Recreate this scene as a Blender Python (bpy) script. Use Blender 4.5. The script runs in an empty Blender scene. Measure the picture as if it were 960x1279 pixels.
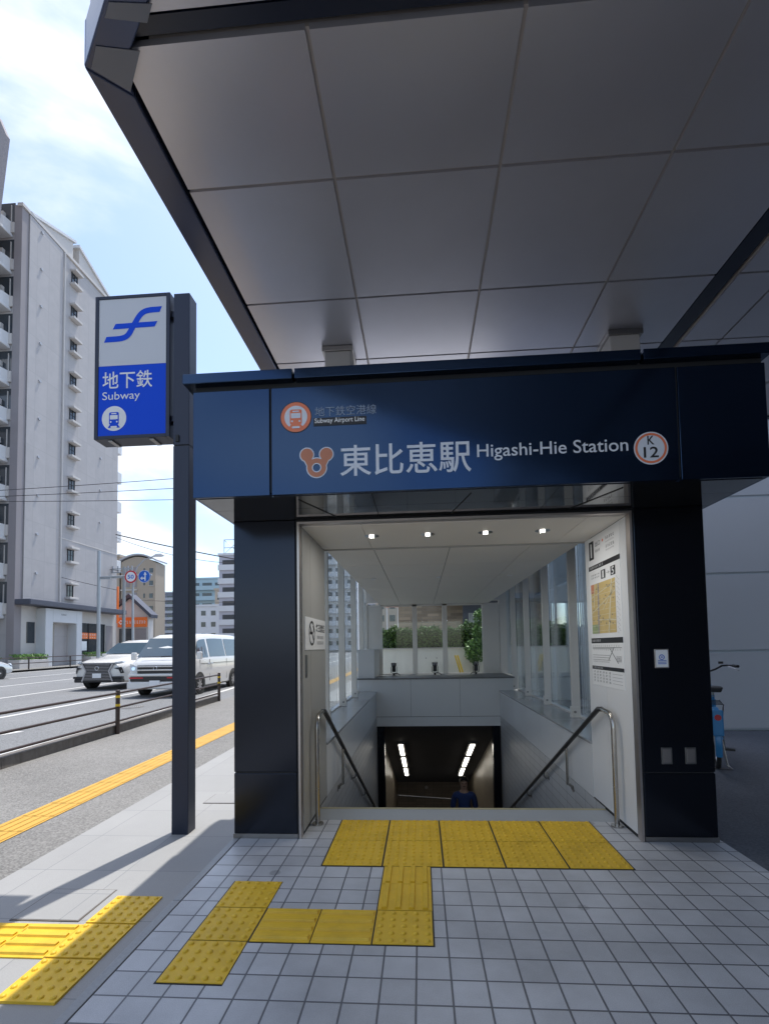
import bpy, bmesh, math, random
from mathutils import Vector, Matrix
random.seed(7)
R = math.radians
scene = bpy.context.scene
col = scene.collection

# ------------------------------------------------------------------ materials
def newmat(name):
    m = bpy.data.materials.new(name); m.use_nodes = True
    nt = m.node_tree; b = nt.nodes['Principled BSDF']
    return m, nt, b
def mat(name, c, rough=.6, metal=0., var=.12, scale=3., bump=0., bscale=60., spec=.5, emit=None, estr=0., coat=0., rvar=0., dirt=0.):
    m, nt, b = newmat(name)
    N = nt.nodes; L = nt.links
    b.inputs['Roughness'].default_value = rough
    b.inputs['Metallic'].default_value = metal
    b.inputs['Specular IOR Level'].default_value = spec
    if coat: b.inputs['Coat Weight'].default_value = coat; b.inputs['Coat Roughness'].default_value = .06
    tc = N.new('ShaderNodeTexCoord')
    no = N.new('ShaderNodeTexNoise'); no.inputs['Scale'].default_value = scale; no.inputs['Detail'].default_value = 6
    L.new(tc.outputs['Object'], no.inputs['Vector'])
    mx = N.new('ShaderNodeMix'); mx.data_type = 'RGBA'
    mx.inputs['A'].default_value = (*[max(0, v*(1-var)) for v in c], 1)
    mx.inputs['B'].default_value = (*[min(1, v*(1+var)) for v in c], 1)
    L.new(no.outputs['Fac'], mx.inputs['Factor'])
    out = mx.outputs['Result']
    if dirt:
        n3 = N.new('ShaderNodeTexNoise'); n3.inputs['Scale'].default_value = scale*.35; n3.inputs['Detail'].default_value = 9; n3.inputs['Roughness'].default_value = .7
        mp = N.new('ShaderNodeMapping'); mp.inputs['Scale'].default_value = (2.2, 2.2, .35)
        L.new(tc.outputs['Object'], mp.inputs['Vector']); L.new(mp.outputs['Vector'], n3.inputs['Vector'])
        rp = N.new('ShaderNodeValToRGB'); rp.color_ramp.elements[0].position = .45; rp.color_ramp.elements[1].position = .75
        L.new(n3.outputs['Fac'], rp.inputs['Fac'])
        m2 = N.new('ShaderNodeMix'); m2.data_type = 'RGBA'
        k = N.new('ShaderNodeMath'); k.operation = 'MULTIPLY'; k.inputs[1].default_value = dirt
        L.new(rp.outputs['Color'], k.inputs[0]); L.new(k.outputs[0], m2.inputs['Factor'])
        L.new(out, m2.inputs['A']); m2.inputs['B'].default_value = (c[0]*.45, c[1]*.42, c[2]*.38, 1)
        out = m2.outputs['Result']
    L.new(out, b.inputs['Base Color'])
    if rvar:
        mr = N.new('ShaderNodeMapRange'); mr.inputs['To Min'].default_value = max(0, rough-rvar); mr.inputs['To Max'].default_value = min(1, rough+rvar)
        L.new(no.outputs['Fac'], mr.inputs['Value']); L.new(mr.outputs['Result'], b.inputs['Roughness'])
    if bump:
        n2 = N.new('ShaderNodeTexNoise'); n2.inputs['Scale'].default_value = bscale; n2.inputs['Detail'].default_value = 4
        L.new(tc.outputs['Object'], n2.inputs['Vector'])
        bp = N.new('ShaderNodeBump'); bp.inputs['Strength'].default_value = bump; bp.inputs['Distance'].default_value = .01
        L.new(n2.outputs['Fac'], bp.inputs['Height']); L.new(bp.outputs['Normal'], b.inputs['Normal'])
    if emit:
        b.inputs['Emission Color'].default_value = (*emit, 1); b.inputs['Emission Strength'].default_value = estr
    return m

def math_node(nt, op, a, b=None):
    n = nt.nodes.new('ShaderNodeMath'); n.operation = op
    for i, v in enumerate((a, b)):
        if v is None: continue
        if isinstance(v, (int, float)): n.inputs[i].default_value = v
        else: nt.links.new(v, n.inputs[i])
    return n.outputs[0]

def tile_mat(name, c, gc, w, h, ox, oy, g=.006, ax=('X', 'Y'), rough=.45, var=.10, stagger=False, speck=.25, cell=.12, bump=.5, dirt=.3, spots=0.):
    """regular tiles w x h metres in object space, grout g wide"""
    m, nt, b = newmat(name); N = nt.nodes; L = nt.links
    tc = N.new('ShaderNodeTexCoord'); sp = N.new('ShaderNodeSeparateXYZ'); L.new(tc.outputs['Object'], sp.inputs[0])
    u = math_node(nt, 'DIVIDE', math_node(nt, 'SUBTRACT', sp.outputs[ax[0]], ox), w)
    v = math_node(nt, 'DIVIDE', math_node(nt, 'SUBTRACT', sp.outputs[ax[1]], oy), h)
    iv = math_node(nt, 'FLOOR', v)
    if stagger:
        u = math_node(nt, 'ADD', u, math_node(nt, 'MULTIPLY', math_node(nt, 'MODULO', math_node(nt, 'ABSOLUTE', iv), 2.), .5))
    iu = math_node(nt, 'FLOOR', u)
    fu = math_node(nt, 'SUBTRACT', u, iu); fv = math_node(nt, 'SUBTRACT', v, iv)
    du = math_node(nt, 'MULTIPLY', math_node(nt, 'MINIMUM', fu, math_node(nt, 'SUBTRACT', 1., fu)), w)
    dv = math_node(nt, 'MULTIPLY', math_node(nt, 'MINIMUM', fv, math_node(nt, 'SUBTRACT', 1., fv)), h)
    d = math_node(nt, 'MINIMUM', du, dv)
    mr = N.new('ShaderNodeMapRange'); mr.inputs['From Min'].default_value = g*.35; mr.inputs['From Max'].default_value = g*.65
    L.new(d, mr.inputs['Value'])
    cv = N.new('ShaderNodeCombineXYZ'); L.new(iu, cv.inputs[0]); L.new(iv, cv.inputs[1])
    wn = N.new('ShaderNodeTexWhiteNoise'); L.new(cv.outputs[0], wn.inputs['Vector'])
    no = N.new('ShaderNodeTexNoise'); no.inputs['Scale'].default_value = 260; no.inputs['Detail'].default_value = 3; L.new(tc.outputs['Object'], no.inputs['Vector'])
    nb = N.new('ShaderNodeTexNoise'); nb.inputs['Scale'].default_value = 1.3; nb.inputs['Detail'].default_value = 8; nb.inputs['Roughness'].default_value = .65; L.new(tc.outputs['Object'], nb.inputs['Vector'])
    f = math_node(nt, 'MULTIPLY', math_node(nt, 'SUBTRACT', wn.outputs['Value'], .5), cell*2)
    f = math_node(nt, 'ADD', f, math_node(nt, 'MULTIPLY', math_node(nt, 'SUBTRACT', no.outputs['Fac'], .5), speck*2))
    f = math_node(nt, 'ADD', f, math_node(nt, 'MULTIPLY', math_node(nt, 'SUBTRACT', nb.outputs['Fac'], .5), dirt*2))
    f = math_node(nt, 'ADD', f, 1.)
    if spots:
        vs = N.new('ShaderNodeTexVoronoi'); vs.inputs['Scale'].default_value = 2.2; L.new(tc.outputs['Object'], vs.inputs['Vector'])
        sc3 = N.new('ShaderNodeSeparateColor'); L.new(vs.outputs['Color'], sc3.inputs[0])
        thr = math_node(nt, 'MULTIPLY', sc3.outputs[0], .10)
        near = math_node(nt, 'LESS_THAN', math_node(nt, 'ADD', vs.outputs['Distance'], math_node(nt, 'MULTIPLY', math_node(nt, 'SUBTRACT', no.outputs['Fac'], .5), .08)), thr)
        f = math_node(nt, 'MULTIPLY', f, math_node(nt, 'SUBTRACT', 1., math_node(nt, 'MULTIPLY', near, spots)))
    tint = N.new('ShaderNodeVectorMath'); tint.operation = 'SCALE'; tint.inputs[0].default_value = c; L.new(f, tint.inputs['Scale'])
    mx = N.new('ShaderNodeMix'); mx.data_type = 'RGBA'; mx.inputs['A'].default_value = (*gc, 1)
    L.new(tint.outputs[0], mx.inputs['B']); L.new(mr.outputs[0], mx.inputs['Factor'])
    L.new(mx.outputs['Result'], b.inputs['Base Color'])
    rr = N.new('ShaderNodeMapRange'); rr.inputs['To Min'].default_value = rough-.12; rr.inputs['To Max'].default_value = rough+.15; L.new(nb.outputs['Fac'], rr.inputs['Value']); L.new(rr.outputs[0], b.inputs['Roughness'])
    bp = N.new('ShaderNodeBump'); bp.inputs['Strength'].default_value = bump; bp.inputs['Distance'].default_value = .004
    hh = math_node(nt, 'ADD', mr.outputs[0], math_node(nt, 'MULTIPLY', no.outputs['Fac'], .12))
    L.new(hh, bp.inputs['Height']); L.new(bp.outputs[0], b.inputs['Normal'])
    return m

def asphalt(name, c, scale=90., big=.4, contrast=.35, bump=.6):
    m, nt, b = newmat(name); N = nt.nodes; L = nt.links
    tc = N.new('ShaderNodeTexCoord')
    vo = N.new('ShaderNodeTexVoronoi'); vo.inputs['Scale'].default_value = scale; L.new(tc.outputs['Object'], vo.inputs['Vector'])
    nb = N.new('ShaderNodeTexNoise'); nb.inputs['Scale'].default_value = big; nb.inputs['Detail'].default_value = 10; nb.inputs['Roughness'].default_value = .62; L.new(tc.outputs['Object'], nb.inputs['Vector'])
    sp = N.new('ShaderNodeSeparateColor'); L.new(vo.outputs['Color'], sp.inputs[0])
    f = math_node(nt, 'MULTIPLY', math_node(nt, 'SUBTRACT', sp.outputs[0], .5), contrast*2)
    f = math_node(nt, 'ADD', f, math_node(nt, 'MULTIPLY', math_node(nt, 'SUBTRACT', nb.outputs['Fac'], .5), .7))
    f = math_node(nt, 'ADD', f, 1.)
    tint = N.new('ShaderNodeVectorMath'); tint.operation = 'SCALE'; tint.inputs[0].default_value = c; L.new(f, tint.inputs['Scale'])
    L.new(tint.outputs[0], b.inputs['Base Color']); b.inputs['Roughness'].default_value = .85
    bp = N.new('ShaderNodeBump'); bp.inputs['Strength'].default_value = bump; bp.inputs['Distance'].default_value = .006
    L.new(vo.outputs['Distance'], bp.inputs['Height']); L.new(bp.outputs[0], b.inputs['Normal'])
    return m

def glass_mat(name, tint=(.9, .95, .95), refl=1., rough=0.):
    m = bpy.data.materials.new(name); m.use_nodes = True; nt = m.node_tree; N = nt.nodes; L = nt.links
    N.clear(); o = N.new('ShaderNodeOutputMaterial'); t = N.new('ShaderNodeBsdfTransparent'); t.inputs[0].default_value = (*tint, 1)
    g = N.new('ShaderNodeBsdfGlossy'); g.inputs['Roughness'].default_value = rough; g.inputs[0].default_value = (.95, .97, 1, 1)
    fr = N.new('ShaderNodeFresnel'); fr.inputs[0].default_value = 1.5
    f = math_node(nt, 'MULTIPLY', fr.outputs[0], refl)
    mx = N.new('ShaderNodeMixShader'); L.new(f, mx.inputs[0]); L.new(t.outputs[0], mx.inputs[1]); L.new(g.outputs[0], mx.inputs[2]); L.new(mx.outputs[0], o.inputs[0])
    return m

M = {}
M['floor'] = tile_mat('porcelain_floor_tile', (.495, .505, .525), (.12, .125, .14), .15, .15, 1.003, -1.201, g=.008, rough=.38, cell=.075, speck=.32, dirt=.55, spots=.30)
M['paver'] = tile_mat('smooth_sidewalk_paver', (.32, .32, .315), (.22, .225, .23), .6, .6, -1.5, .3, g=.006, rough=.75, cell=.03, speck=.2, dirt=.15, bump=.2)
M['asph'] = asphalt('road_asphalt', (.185, .19, .195), 60, .25, .28)
M['asph_walk'] = asphalt('sidewalk_asphalt', (.205, .20, .19), 75, .5, .30)
M['ground'] = asphalt('ground_asphalt', (.17, .17, .17), 40, .1, .2)
M['darkfloor'] = asphalt('parking_floor', (.10, .11, .13), 80, .7, .2, .3)
M['kerb'] = mat('kerb_concrete', (.17, .155, .14), .85, var=.3, scale=14, bump=.4, dirt=.6)
M['paint'] = mat('road_paint', (.62, .62, .60), .6, var=.1, scale=30)
M['yellow'] = mat('tactile_yellow', (.78, .50, .032), .5, var=.08, scale=5, bump=.15, bscale=200, dirt=.45)
M['yellow_line'] = mat('tactile_yellow_worn', (.62, .36, .06), .6, var=.10, scale=8, dirt=.25)
M['navy'] = mat('navy_lacquered_steel', (.031, .057, .112), .16, metal=.92, var=.03, scale=.6, dirt=.25)
M['navy_pole'] = mat('navy_painted_pole', (.022, .028, .050), .38, metal=.3, var=.05, scale=2)
M['black'] = mat('black_lacquered_steel', (.025, .029, .040), .19, metal=.8, var=.05, scale=.8)
M['groove'] = mat('dark_joint', (.012, .013, .016), .6)
M['soffit'] = mat('satin_soffit_panel', (.55, .55, .60), .33, metal=.62, var=.06, scale=.9, bump=.03, bscale=300, rvar=.06, dirt=.14)
M['soffit_edge'] = mat('soffit_groove_steel', (.46, .42, .40), .5, metal=.3)
M['flange'] = mat('edge_beam_steel', (.055, .070, .125), .22, metal=.5, var=.08, scale=2, rvar=.06)
M['trough'] = mat('trough_dark_steel', (.010, .016, .035), .3, var=.05)
M['post'] = mat('grey_painted_post', (.50, .49, .48), .5, metal=.1)
M['steel'] = mat('brushed_stainless', (.50, .455, .43), .33, metal=.9, var=.03, scale=2)
M['steel_dark'] = mat('dark_stainless', (.30, .29, .28), .3, metal=.9)
M['mirror'] = mat('polished_dark_soffit', (.13, .14, .155), .05, metal=.9, var=.04)
M['jamb'] = mat('beige_grey_panel', (.44, .435, .415), .45, metal=.15, var=.04, scale=2)
M['white_panel'] = mat('white_enamel_and_lit_jamb', (.76, .77, .78), .35, var=.04, scale=2)
M['clad'] = mat('grey_cladding_panel', (.68, .69, .70), .38, var=.05, scale=2)
M['ceil'] = mat('ceiling_panel', (.84, .81, .75), .5, var=.03, scale=1.5)
M['mullion'] = mat('silver_mullion', (.74, .72, .69), .4, metal=.35, var=.04)
M['ledge'] = mat('polished_grey_ledge', (.36, .37, .38), .13, var=.10, scale=30)
M['ledge_dark'] = mat('dark_grey_ledge', (.17, .175, .18), .4, var=.15, scale=30)
M['course'] = tile_mat('stairwell_wall_tile', (.52, .53, .54), (.25, .25, .26), .30, .10, 0, .015, g=.007, ax=('Y', 'Z'), rough=.35, stagger=False, cell=.04, speck=.1, dirt=.15)
M['stair'] = mat('stair_granite', (.30, .31, .32), .5, var=.2, scale=60)
M['nosing'] = mat('yellowed_nosing', (.40, .36, .22), .5)
M['rail'] = mat('worn_handrail_steel', (.46, .44, .41), .25, metal=1., rvar=.1, scale=12)
M['rubber'] = mat('black_handrail_grip', (.03, .03, .032), .4)
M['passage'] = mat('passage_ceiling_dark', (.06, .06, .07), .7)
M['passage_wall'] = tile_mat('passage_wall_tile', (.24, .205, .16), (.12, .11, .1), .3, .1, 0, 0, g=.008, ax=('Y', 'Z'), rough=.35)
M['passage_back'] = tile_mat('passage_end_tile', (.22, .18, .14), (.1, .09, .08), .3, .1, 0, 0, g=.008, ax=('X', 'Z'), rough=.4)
M['tube'] = mat('fluorescent_tube', (.9, .9, .85), .5, emit=(1, .95, .84), estr=2.4)
M['lampglow'] = mat('downlight_lamp', (.9, .9, .85), .3, emit=(1, .95, .88), estr=1.6)
M['chrome'] = mat('chrome', (.8, .8, .8), .08, metal=1.)
M['glass'] = glass_mat('window_glass', (.95, .98, .98), .55)
M['glass_side'] = glass_mat('side_glass', (.93, .98, .99), .8)
M['white'] = mat('white_sign_face', (.84, .85, .86), .4, var=.02)
M['sign_white'] = mat('sign_box_white_face', (.62, .64, .68), .35, var=.03)
M['sign_blue'] = mat('sign_box_blue_face', (.001, .075, .72), .5, var=.03, spec=.2)
M['lettering'] = mat('pale_lettering', (.72, .76, .84), .4, var=.02)
M['ink'] = mat('black_ink', (.02, .02, .025), .5)
M['grey_ink'] = mat('grey_ink', (.16, .16, .17), .5)
M['orange'] = mat('orange_sign', (.86, .19, .035), .45, var=.04)
M['salmon'] = mat('salmon_orange_emblem', (.85, .22, .10), .4, var=.03)
M['copper'] = mat('copper_orange_emblem', (.55, .20, .10), .4, var=.03)
M['map_y'] = mat('map_ochre', (.62, .47, .20), .5, var=.15, scale=12)
M['map_p'] = mat('map_pink', (.60, .25, .14), .5)
M['map_w'] = mat('map_street_cream', (.75, .70, .52), .5)
M['map_g'] = mat('map_grey_violet', (.33, .31, .36), .5)
M['map_gr'] = mat('map_park_green', (.35, .42, .22), .5)
M['red'] = mat('traffic_red', (.55, .02, .03), .4)
M['tblue'] = mat('traffic_blue', (.01, .12, .55), .4)
M['car_white'] = mat('white_car_paint', (.76, .76, .74), .22, var=.02, coat=.8)
M['car_pearl'] = mat('pearl_car_paint', (.70, .69, .66), .22, var=.02, coat=.8)
M['car_silver'] = mat('silver_car_paint', (.55, .57, .58), .25, metal=.3, coat=.8)
M['car_glass'] = mat('tinted_car_glass', (.05, .085, .115), .05, spec=.9)
M['car_dark'] = mat('black_car_trim', (.02, .02, .022), .4)
M['tyre'] = mat('tyre_rubber', (.025, .025, .025), .8)
M['rim'] = mat('alloy_rim', (.5, .5, .52), .3, metal=.8)
M['lens'] = mat('headlight_lens', (.7, .75, .8), .08, spec=.9)
M['bike_blue'] = mat('sky_blue_bike_paint', (.05, .27, .58), .3, var=.04)
M['wall_r'] = mat('grey_building_panel', (.62, .64, .67), .5, metal=.1, var=.05, scale=.8)
M['apt'] = tile_mat('apartment_wall_tile', (.42, .40, .395), (.37, .355, .35), 1.2, 2.9, 29.4, 5.4, g=.04, ax=('Y', 'Z'), rough=.7, cell=.03, speck=.05, dirt=.14, bump=.1)
M['apt_pier'] = mat('mauve_grey_pier', (.29, .265, .27), .8, var=.1, scale=.6)
M['apt_light'] = mat('apartment_trim', (.56, .53, .50), .7, var=.06, scale=2)
M['balc'] = mat('balcony_white', (.66, .66, .66), .6, var=.06, scale=1)
M['win'] = mat('dark_window_glass', (.035, .045, .055), .08, spec=.8)
M['entrance'] = mat('entrance_light_stone', (.60, .61, .62), .6, var=.05)
M['canopy_navy'] = mat('entrance_canopy_slate', (.07, .075, .10), .5)
M['tan'] = mat('tan_building_wall', (.40, .34, .27), .8, var=.08, scale=.3)
M['paleblue'] = mat('pale_blue_building', (.38, .50, .55), .7, var=.08, scale=.2)
M['bwhite'] = mat('white_building', (.68, .69, .71), .7, var=.06, scale=.3)
M['bgrey'] = mat('grey_building', (.42, .43, .46), .7, var=.08, scale=.3)
M['bdark'] = mat('dark_grey_building', (.19, .20, .24), .7, var=.08, scale=.3)
M['lilac'] = mat('lilac_grey_building', (.47, .47, .53), .7, var=.06, scale=.3)
M['brick'] = tile_mat('tan_brick', (.42, .31, .21), (.33, .27, .21), .42, .11, 0, 0, g=.012, ax=('X', 'Z'), rough=.8, stagger=True, cell=.3, speck=.1, dirt=.2)
M['bwall'] = mat('cream_garden_wall', (.82, .80, .72), .8, var=.05, scale=2, dirt=.2)
M['galv'] = mat('galvanised_pole', (.42, .45, .47), .45, metal=.4, var=.08)
M['concrete'] = mat('pole_concrete', (.33, .34, .34), .8, var=.1)
M['brown'] = mat('dark_brown_rail', (.045, .028, .024), .45)
M['band'] = mat('yellow_band', (.75, .50, .02), .5)
M['wire'] = mat('black_cable', (.03, .03, .035), .6)
M['guard'] = mat('yellow_cable_guard', (.80, .55, .02), .5)
M['skin'] = mat('skin', (.45, .28, .20), .55)
M['hair'] = mat('black_hair', (.015, .013, .012), .5)
M['shirt'] = mat('blue_shirt', (.03, .06, .20), .8)
M['trouser'] = mat('dark_trousers', (.03, .03, .04), .8)
def leafmat(name, c1, c2):
    m, nt, b = newmat(name); N = nt.nodes; L = nt.links
    g = N.new('ShaderNodeNewGeometry'); rp = N.new('ShaderNodeMix'); rp.data_type = 'RGBA'
    rp.inputs['A'].default_value = (*c1, 1); rp.inputs['B'].default_value = (*c2, 1)
    L.new(g.outputs['Random Per Island'], rp.inputs['Factor']); L.new(rp.outputs['Result'], b.inputs['Base Color'])
    b.inputs['Roughness'].default_value = .5
    try:
        b.inputs['Transmission Weight'].default_value = 0.
    except Exception: pass
    return m
M['leaf'] = leafmat('hedge_leaf', (.035, .08, .02), (.14, .25, .05))
M['leaf_l'] = leafmat('shrub_leaf', (.05, .13, .03), (.20, .36, .08))
M['bark'] = mat('stem_bark', (.10, .075, .05), .8)

# ------------------------------------------------------------------ mesh helpers
class MB:
    def __init__(s): s.v = []; s.f = []
    def add(s, vs, fs):
        o = len(s.v); s.v += [tuple(p) for p in vs]; s.f += [tuple(i+o for i in f) for f in fs]; return s
    def box(s, x0, x1, y0, y1, z0, z1, bev=0.):
        if x0 > x1: x0, x1 = x1, x0
        if y0 > y1: y0, y1 = y1, y0
        if z0 > z1: z0, z1 = z1, z0
        if bev > 0:
            b = min(bev, (x1-x0)*.45, (y1-y0)*.45, (z1-z0)*.45)
            bm = bmesh.new(); bmesh.ops.create_cube(bm, size=1)
            for v in bm.verts: v.co = Vector(((x0+x1)/2+v.co.x*(x1-x0), (y0+y1)/2+v.co.y*(y1-y0), (z0+z1)/2+v.co.z*(z1-z0)))
            bmesh.ops.bevel(bm, geom=list(bm.edges), offset=b, segments=2, affect='EDGES', profile=.5)
            bm.verts.index_update()
            s.add([v.co[:] for v in bm.verts], [[v.index for v in f.verts] for f in bm.faces]); bm.free(); return s
        vs = [(x, y, z) for z in (z0, z1) for y in (y0, y1) for x in (x0, x1)]
        return s.add(vs, [(0, 2, 3, 1), (4, 5, 7, 6), (0, 1, 5, 4), (2, 6, 7, 3), (0, 4, 6, 2), (1, 3, 7, 5)])
    def quad(s, *p): return s.add(p, [tuple(range(len(p)))])
    def prism(s, pts, a0, a1, ax='z'):
        """2D polygon extruded along an axis"""
        def P(u, v, w): return {'z': (u, v, w), 'y': (u, w, v), 'x': (w, u, v)}[ax]
        n = len(pts); vs = [P(u, v, a0) for u, v in pts]+[P(u, v, a1) for u, v in pts]
        return s.add(vs, [tuple(range(n))[::-1], tuple(range(n, 2*n))]+[(i, (i+1) % n, n+(i+1) % n, n+i) for i in range(n)])
    def tube(s, pts, r, seg=10, cap=True):
        pts = [Vector(p) for p in pts]; rs = r if isinstance(r, (list, tuple)) else [r]*len(pts)
        o = len(s.v); n = len(pts); up = None
        for i, p in enumerate(pts):
            d = (pts[min(i+1, n-1)]-pts[max(i-1, 0)]).normalized()
            if up is None: up = d.orthogonal().normalized()
            up = (up-d*up.dot(d)); up = up.normalized() if up.length > 1e-6 else d.orthogonal().normalized()
            w = d.cross(up)
            for k in range(seg):
                a = 2*math.pi*k/seg; s.v.append(tuple(p+(up*math.cos(a)+w*math.sin(a))*rs[i]))
        for i in range(n-1):
            for k in range(seg):
                a = o+i*seg+k; b = o+i*seg+(k+1) % seg; s.f.append((a, b, b+seg, a+seg))
        if cap: s.f.append(tuple(o+k for k in range(seg))[::-1]); s.f.append(tuple(o+(n-1)*seg+k for k in range(seg)))
        return s
    def disc(s, c, r, u, v, seg=40, r0=0., th=0.):
        """flat disc / ring in plane (u,v)"""
        c = Vector(c); u = Vector(u); v = Vector(v); n = u.cross(v)*th
        o = len(s.v)
        for k in range(seg):
            a = 2*math.pi*k/seg; d = u*math.cos(a)+v*math.sin(a)
            s.v.append(tuple(c+d*r+n)); s.v.append(tuple(c+d*r0+n) if r0 else tuple(c+d*r))
        if r0:
            for k in range(seg):
                a = o+2*k; b = o+2*((k+1) % seg); s.f.append((a, b, b+1, a+1))
        else:
            s.f.append(tuple(o+2*k for k in range(seg)))
            for k in range(seg):
                a = o+2*k; b = o+2*((k+1) % seg); s.f.append((a+1, b+1, b, a))
        return s
    def ring(s, c, r, tr, ax='x', seg=32, ts=8):
        o = len(s.v); c = Vector(c)
        B = {'x': (Vector((0, 1, 0)), Vector((0, 0, 1)), Vector((1, 0, 0)))}[ax]
        for i in range(seg):
            a = 2*math.pi*i/seg; d = B[0]*math.cos(a)+B[1]*math.sin(a)
            for j in range(ts):
                t = 2*math.pi*j/ts; s.v.append(tuple(c+d*(r+tr*math.cos(t))+B[2]*tr*math.sin(t)))
        for i in range(seg):
            for j in range(ts):
                a = o+i*ts+j; b = o+i*ts+(j+1) % ts; c2 = o+((i+1) % seg)*ts+(j+1) % ts; d2 = o+((i+1) % seg)*ts+j
                s.f.append((a, b, c2, d2))
        return s
    def build(s, name, m, parent=None, smooth=False, bevel=0., local=False):
        me = bpy.data.meshes.new(name)
        off = Vector((0, 0, 0))
        if parent is not None and not local:
            p = parent
            while p is not None: off += p.location; p = p.parent
        me.from_pydata([(x-off.x, y-off.y, z-off.z) for x, y, z in s.v], [], s.f)
        bm = bmesh.new(); bm.from_mesh(me); bmesh.ops.recalc_face_normals(bm, faces=bm.faces); bm.to_mesh(me); bm.free()
        if smooth:
            for p in me.polygons: p.use_smooth = True
            try: me.set_sharp_from_angle(angle=R(38))
            except Exception: pass
        me.materials.append(m)
        o = bpy.data.objects.new(name, me); col.objects.link(o)
        if parent is not None: o.parent = parent
        if bevel:
            md = o.modifiers.new('bevel', 'BEVEL'); md.width = bevel; md.segments = 2; md.limit_method = 'ANGLE'; md.angle_limit = R(40)
        return o

def tag(o, label=None, cat=None, group=None, kind=None):
    if label: o['label'] = label
    if cat: o['category'] = cat
    if group: o['group'] = group
    if kind: o['kind'] = kind
    return o
def thing(name, label, cat, loc=(0, 0, 0), rz=0., group=None):
    o = bpy.data.objects.new(name, None); col.objects.link(o); o.location = loc; o.rotation_euler = (0, 0, rz); o.empty_display_size = .1
    return tag(o, label, cat, group)
def struct(name, mb, m, **k): return tag(mb.build(name, m, **k), kind='structure')
def copy_tree(o, parent=None):
    c = o.copy(); col.objects.link(c); c.parent = parent
    for ch in [x for x in bpy.data.objects if x.parent == o and x != c]: copy_tree(ch, c)
    return c

_tc = {}
def glyphs(body, bold=0.):
    k = (body, bold)
    if k in _tc: return _tc[k]
    cu = bpy.data.curves.new('t', 'FONT'); cu.body = body; cu.size = 1; cu.fill_mode = 'FRONT'; cu.offset = bold; cu.resolution_u = 4
    ob = bpy.data.objects.new('t', cu); col.objects.link(ob); bpy.context.view_layer.update()
    dg = bpy.context.evaluated_depsgraph_get(); me = bpy.data.meshes.new_from_object(ob.evaluated_get(dg))
    vs = [v.co[:] for v in me.vertices]; fs = [tuple(p.vertices) for p in me.polygons]
    bpy.data.objects.remove(ob); bpy.data.curves.remove(cu); bpy.data.meshes.remove(me)
    xs = [v[0] for v in vs]; ys = [v[1] for v in vs]; x0, x1, y0, y1 = min(xs), max(xs), min(ys), max(ys)
    r = ([((x-x0)/(x1-x0), (y-y0)/(y1-y0)) for x, y, _ in vs], fs); _tc[k] = r; return r
def put_text(mb, body, o, u, v, bold=0.):
    """text stretched on the parallelogram o, o+u, o+v"""
    vs, fs = glyphs(body, bold); o = Vector(o); u = Vector(u); v = Vector(v)
    mb.add([tuple(o+u*a+v*b) for a, b in vs], fs); return mb
def strokes(mb, c, u, v, w, h, seed, n=3):
    """a small mark made of a few bars, for lettering too small to read"""
    rr = random.Random(seed); c = Vector(c); u = Vector(u); v = Vector(v)
    for k in range(n):
        a = rr.uniform(0, .75)*w; t = h*.14; y = (k+.3)/n*h
        p = c+u*(a*.3)+v*y; q = p+u*(w*rr.uniform(.5, .9))
        mb.quad(p, q, q+v*t, p+v*t)
    p = c+u*(w*rr.uniform(.3, .6)); mb.quad(p, p+u*(w*.14), p+u*(w*.14)+v*h, p+v*h)

def fz(y): return -.12+.012*max(-12, min(60, y))
def slab(mb, x0, x1, y0, y1, dz, ny=None, x0b=None, x1b=None):
    """strip on the street plane"""
    ys = [y0]
    for k in (-12, 60):
        if y0 < k < y1: ys.append(k)
    ys.append(y1)
    x0b = x0 if x0b is None else x0b; x1b = x1 if x1b is None else x1b
    for a, b in zip(ys, ys[1:]):
        t0 = (a-y0)/(y1-y0); t1 = (b-y0)/(y1-y0); l = lambda p, q, t: p+(q-p)*t
        mb.quad((l(x0, x0b, t0), a, fz(a)+dz), (l(x1, x1b, t0), a, fz(a)+dz), (l(x1, x1b, t1), b, fz(b)+dz), (l(x0, x0b, t1), b, fz(b)+dz))
    return mb

# ------------------------------------------------------------------ SETTING
g = MB()
for x0, x1, y0, y1 in ((-500, -1.40, -300, 600), (-1.40, 2.3, -300, .4), (2.3, 500, -300, 600), (-1.40, 2.3, 7.75, 600)): slab(g, x0, x1, y0, y1, -.03)
struct('ground', g, M['ground'])
struct('road', slab(MB(), -26.3, -5.7, -60, 140, 0), M['asph'])
struct('sidewalk', slab(MB(), -5.75, -2.90, -60, 140, .004), M['asph_walk'])
struct('paved_sidewalk', slab(MB(), -2.90, -1.452, -60, 60, .008), M['paver'])
struct('far_sidewalk', slab(MB(), -29.6, -26.5, -60, 140, .12).box(-26.55, -26.25, -60, 60, -1, -.12+.12), M['asph_walk'])
# station floor slab
fl = MB().box(-1.397, 2.13, -1.806, .69, -.3, 0)
fl.box(-1.397, -.955, .69, .96, -.3, 0).box(1.6, 2.13, .69, .96, -.3, 0)
fl.v=[v for v in fl.v]
struct('station_floor', fl, M['floor'], bevel=.004)
eg = MB()
for a, b in ((-1.806, -.9), (-.896, .0), (.004, .96)): eg.box(-1.452, -1.403, a, b, -.3, -.001, .004)
struct('floor_edging', eg, M['stair'])
struct('front_paving', MB().box(-1.452, 2.6, -40, -1.812, -.4, -.035), M['paver'])
struct('parking_floor', MB().box(2.133, 16, -1.806, 4.5, -.3, -.004).box(2.0, 2.133, .96, 4.5, -.3, -.004), M['darkfloor'])
struct('rear_paving', MB().box(-4, 16, 7.72, 14, -.3, -.0), M['ground'])
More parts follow.
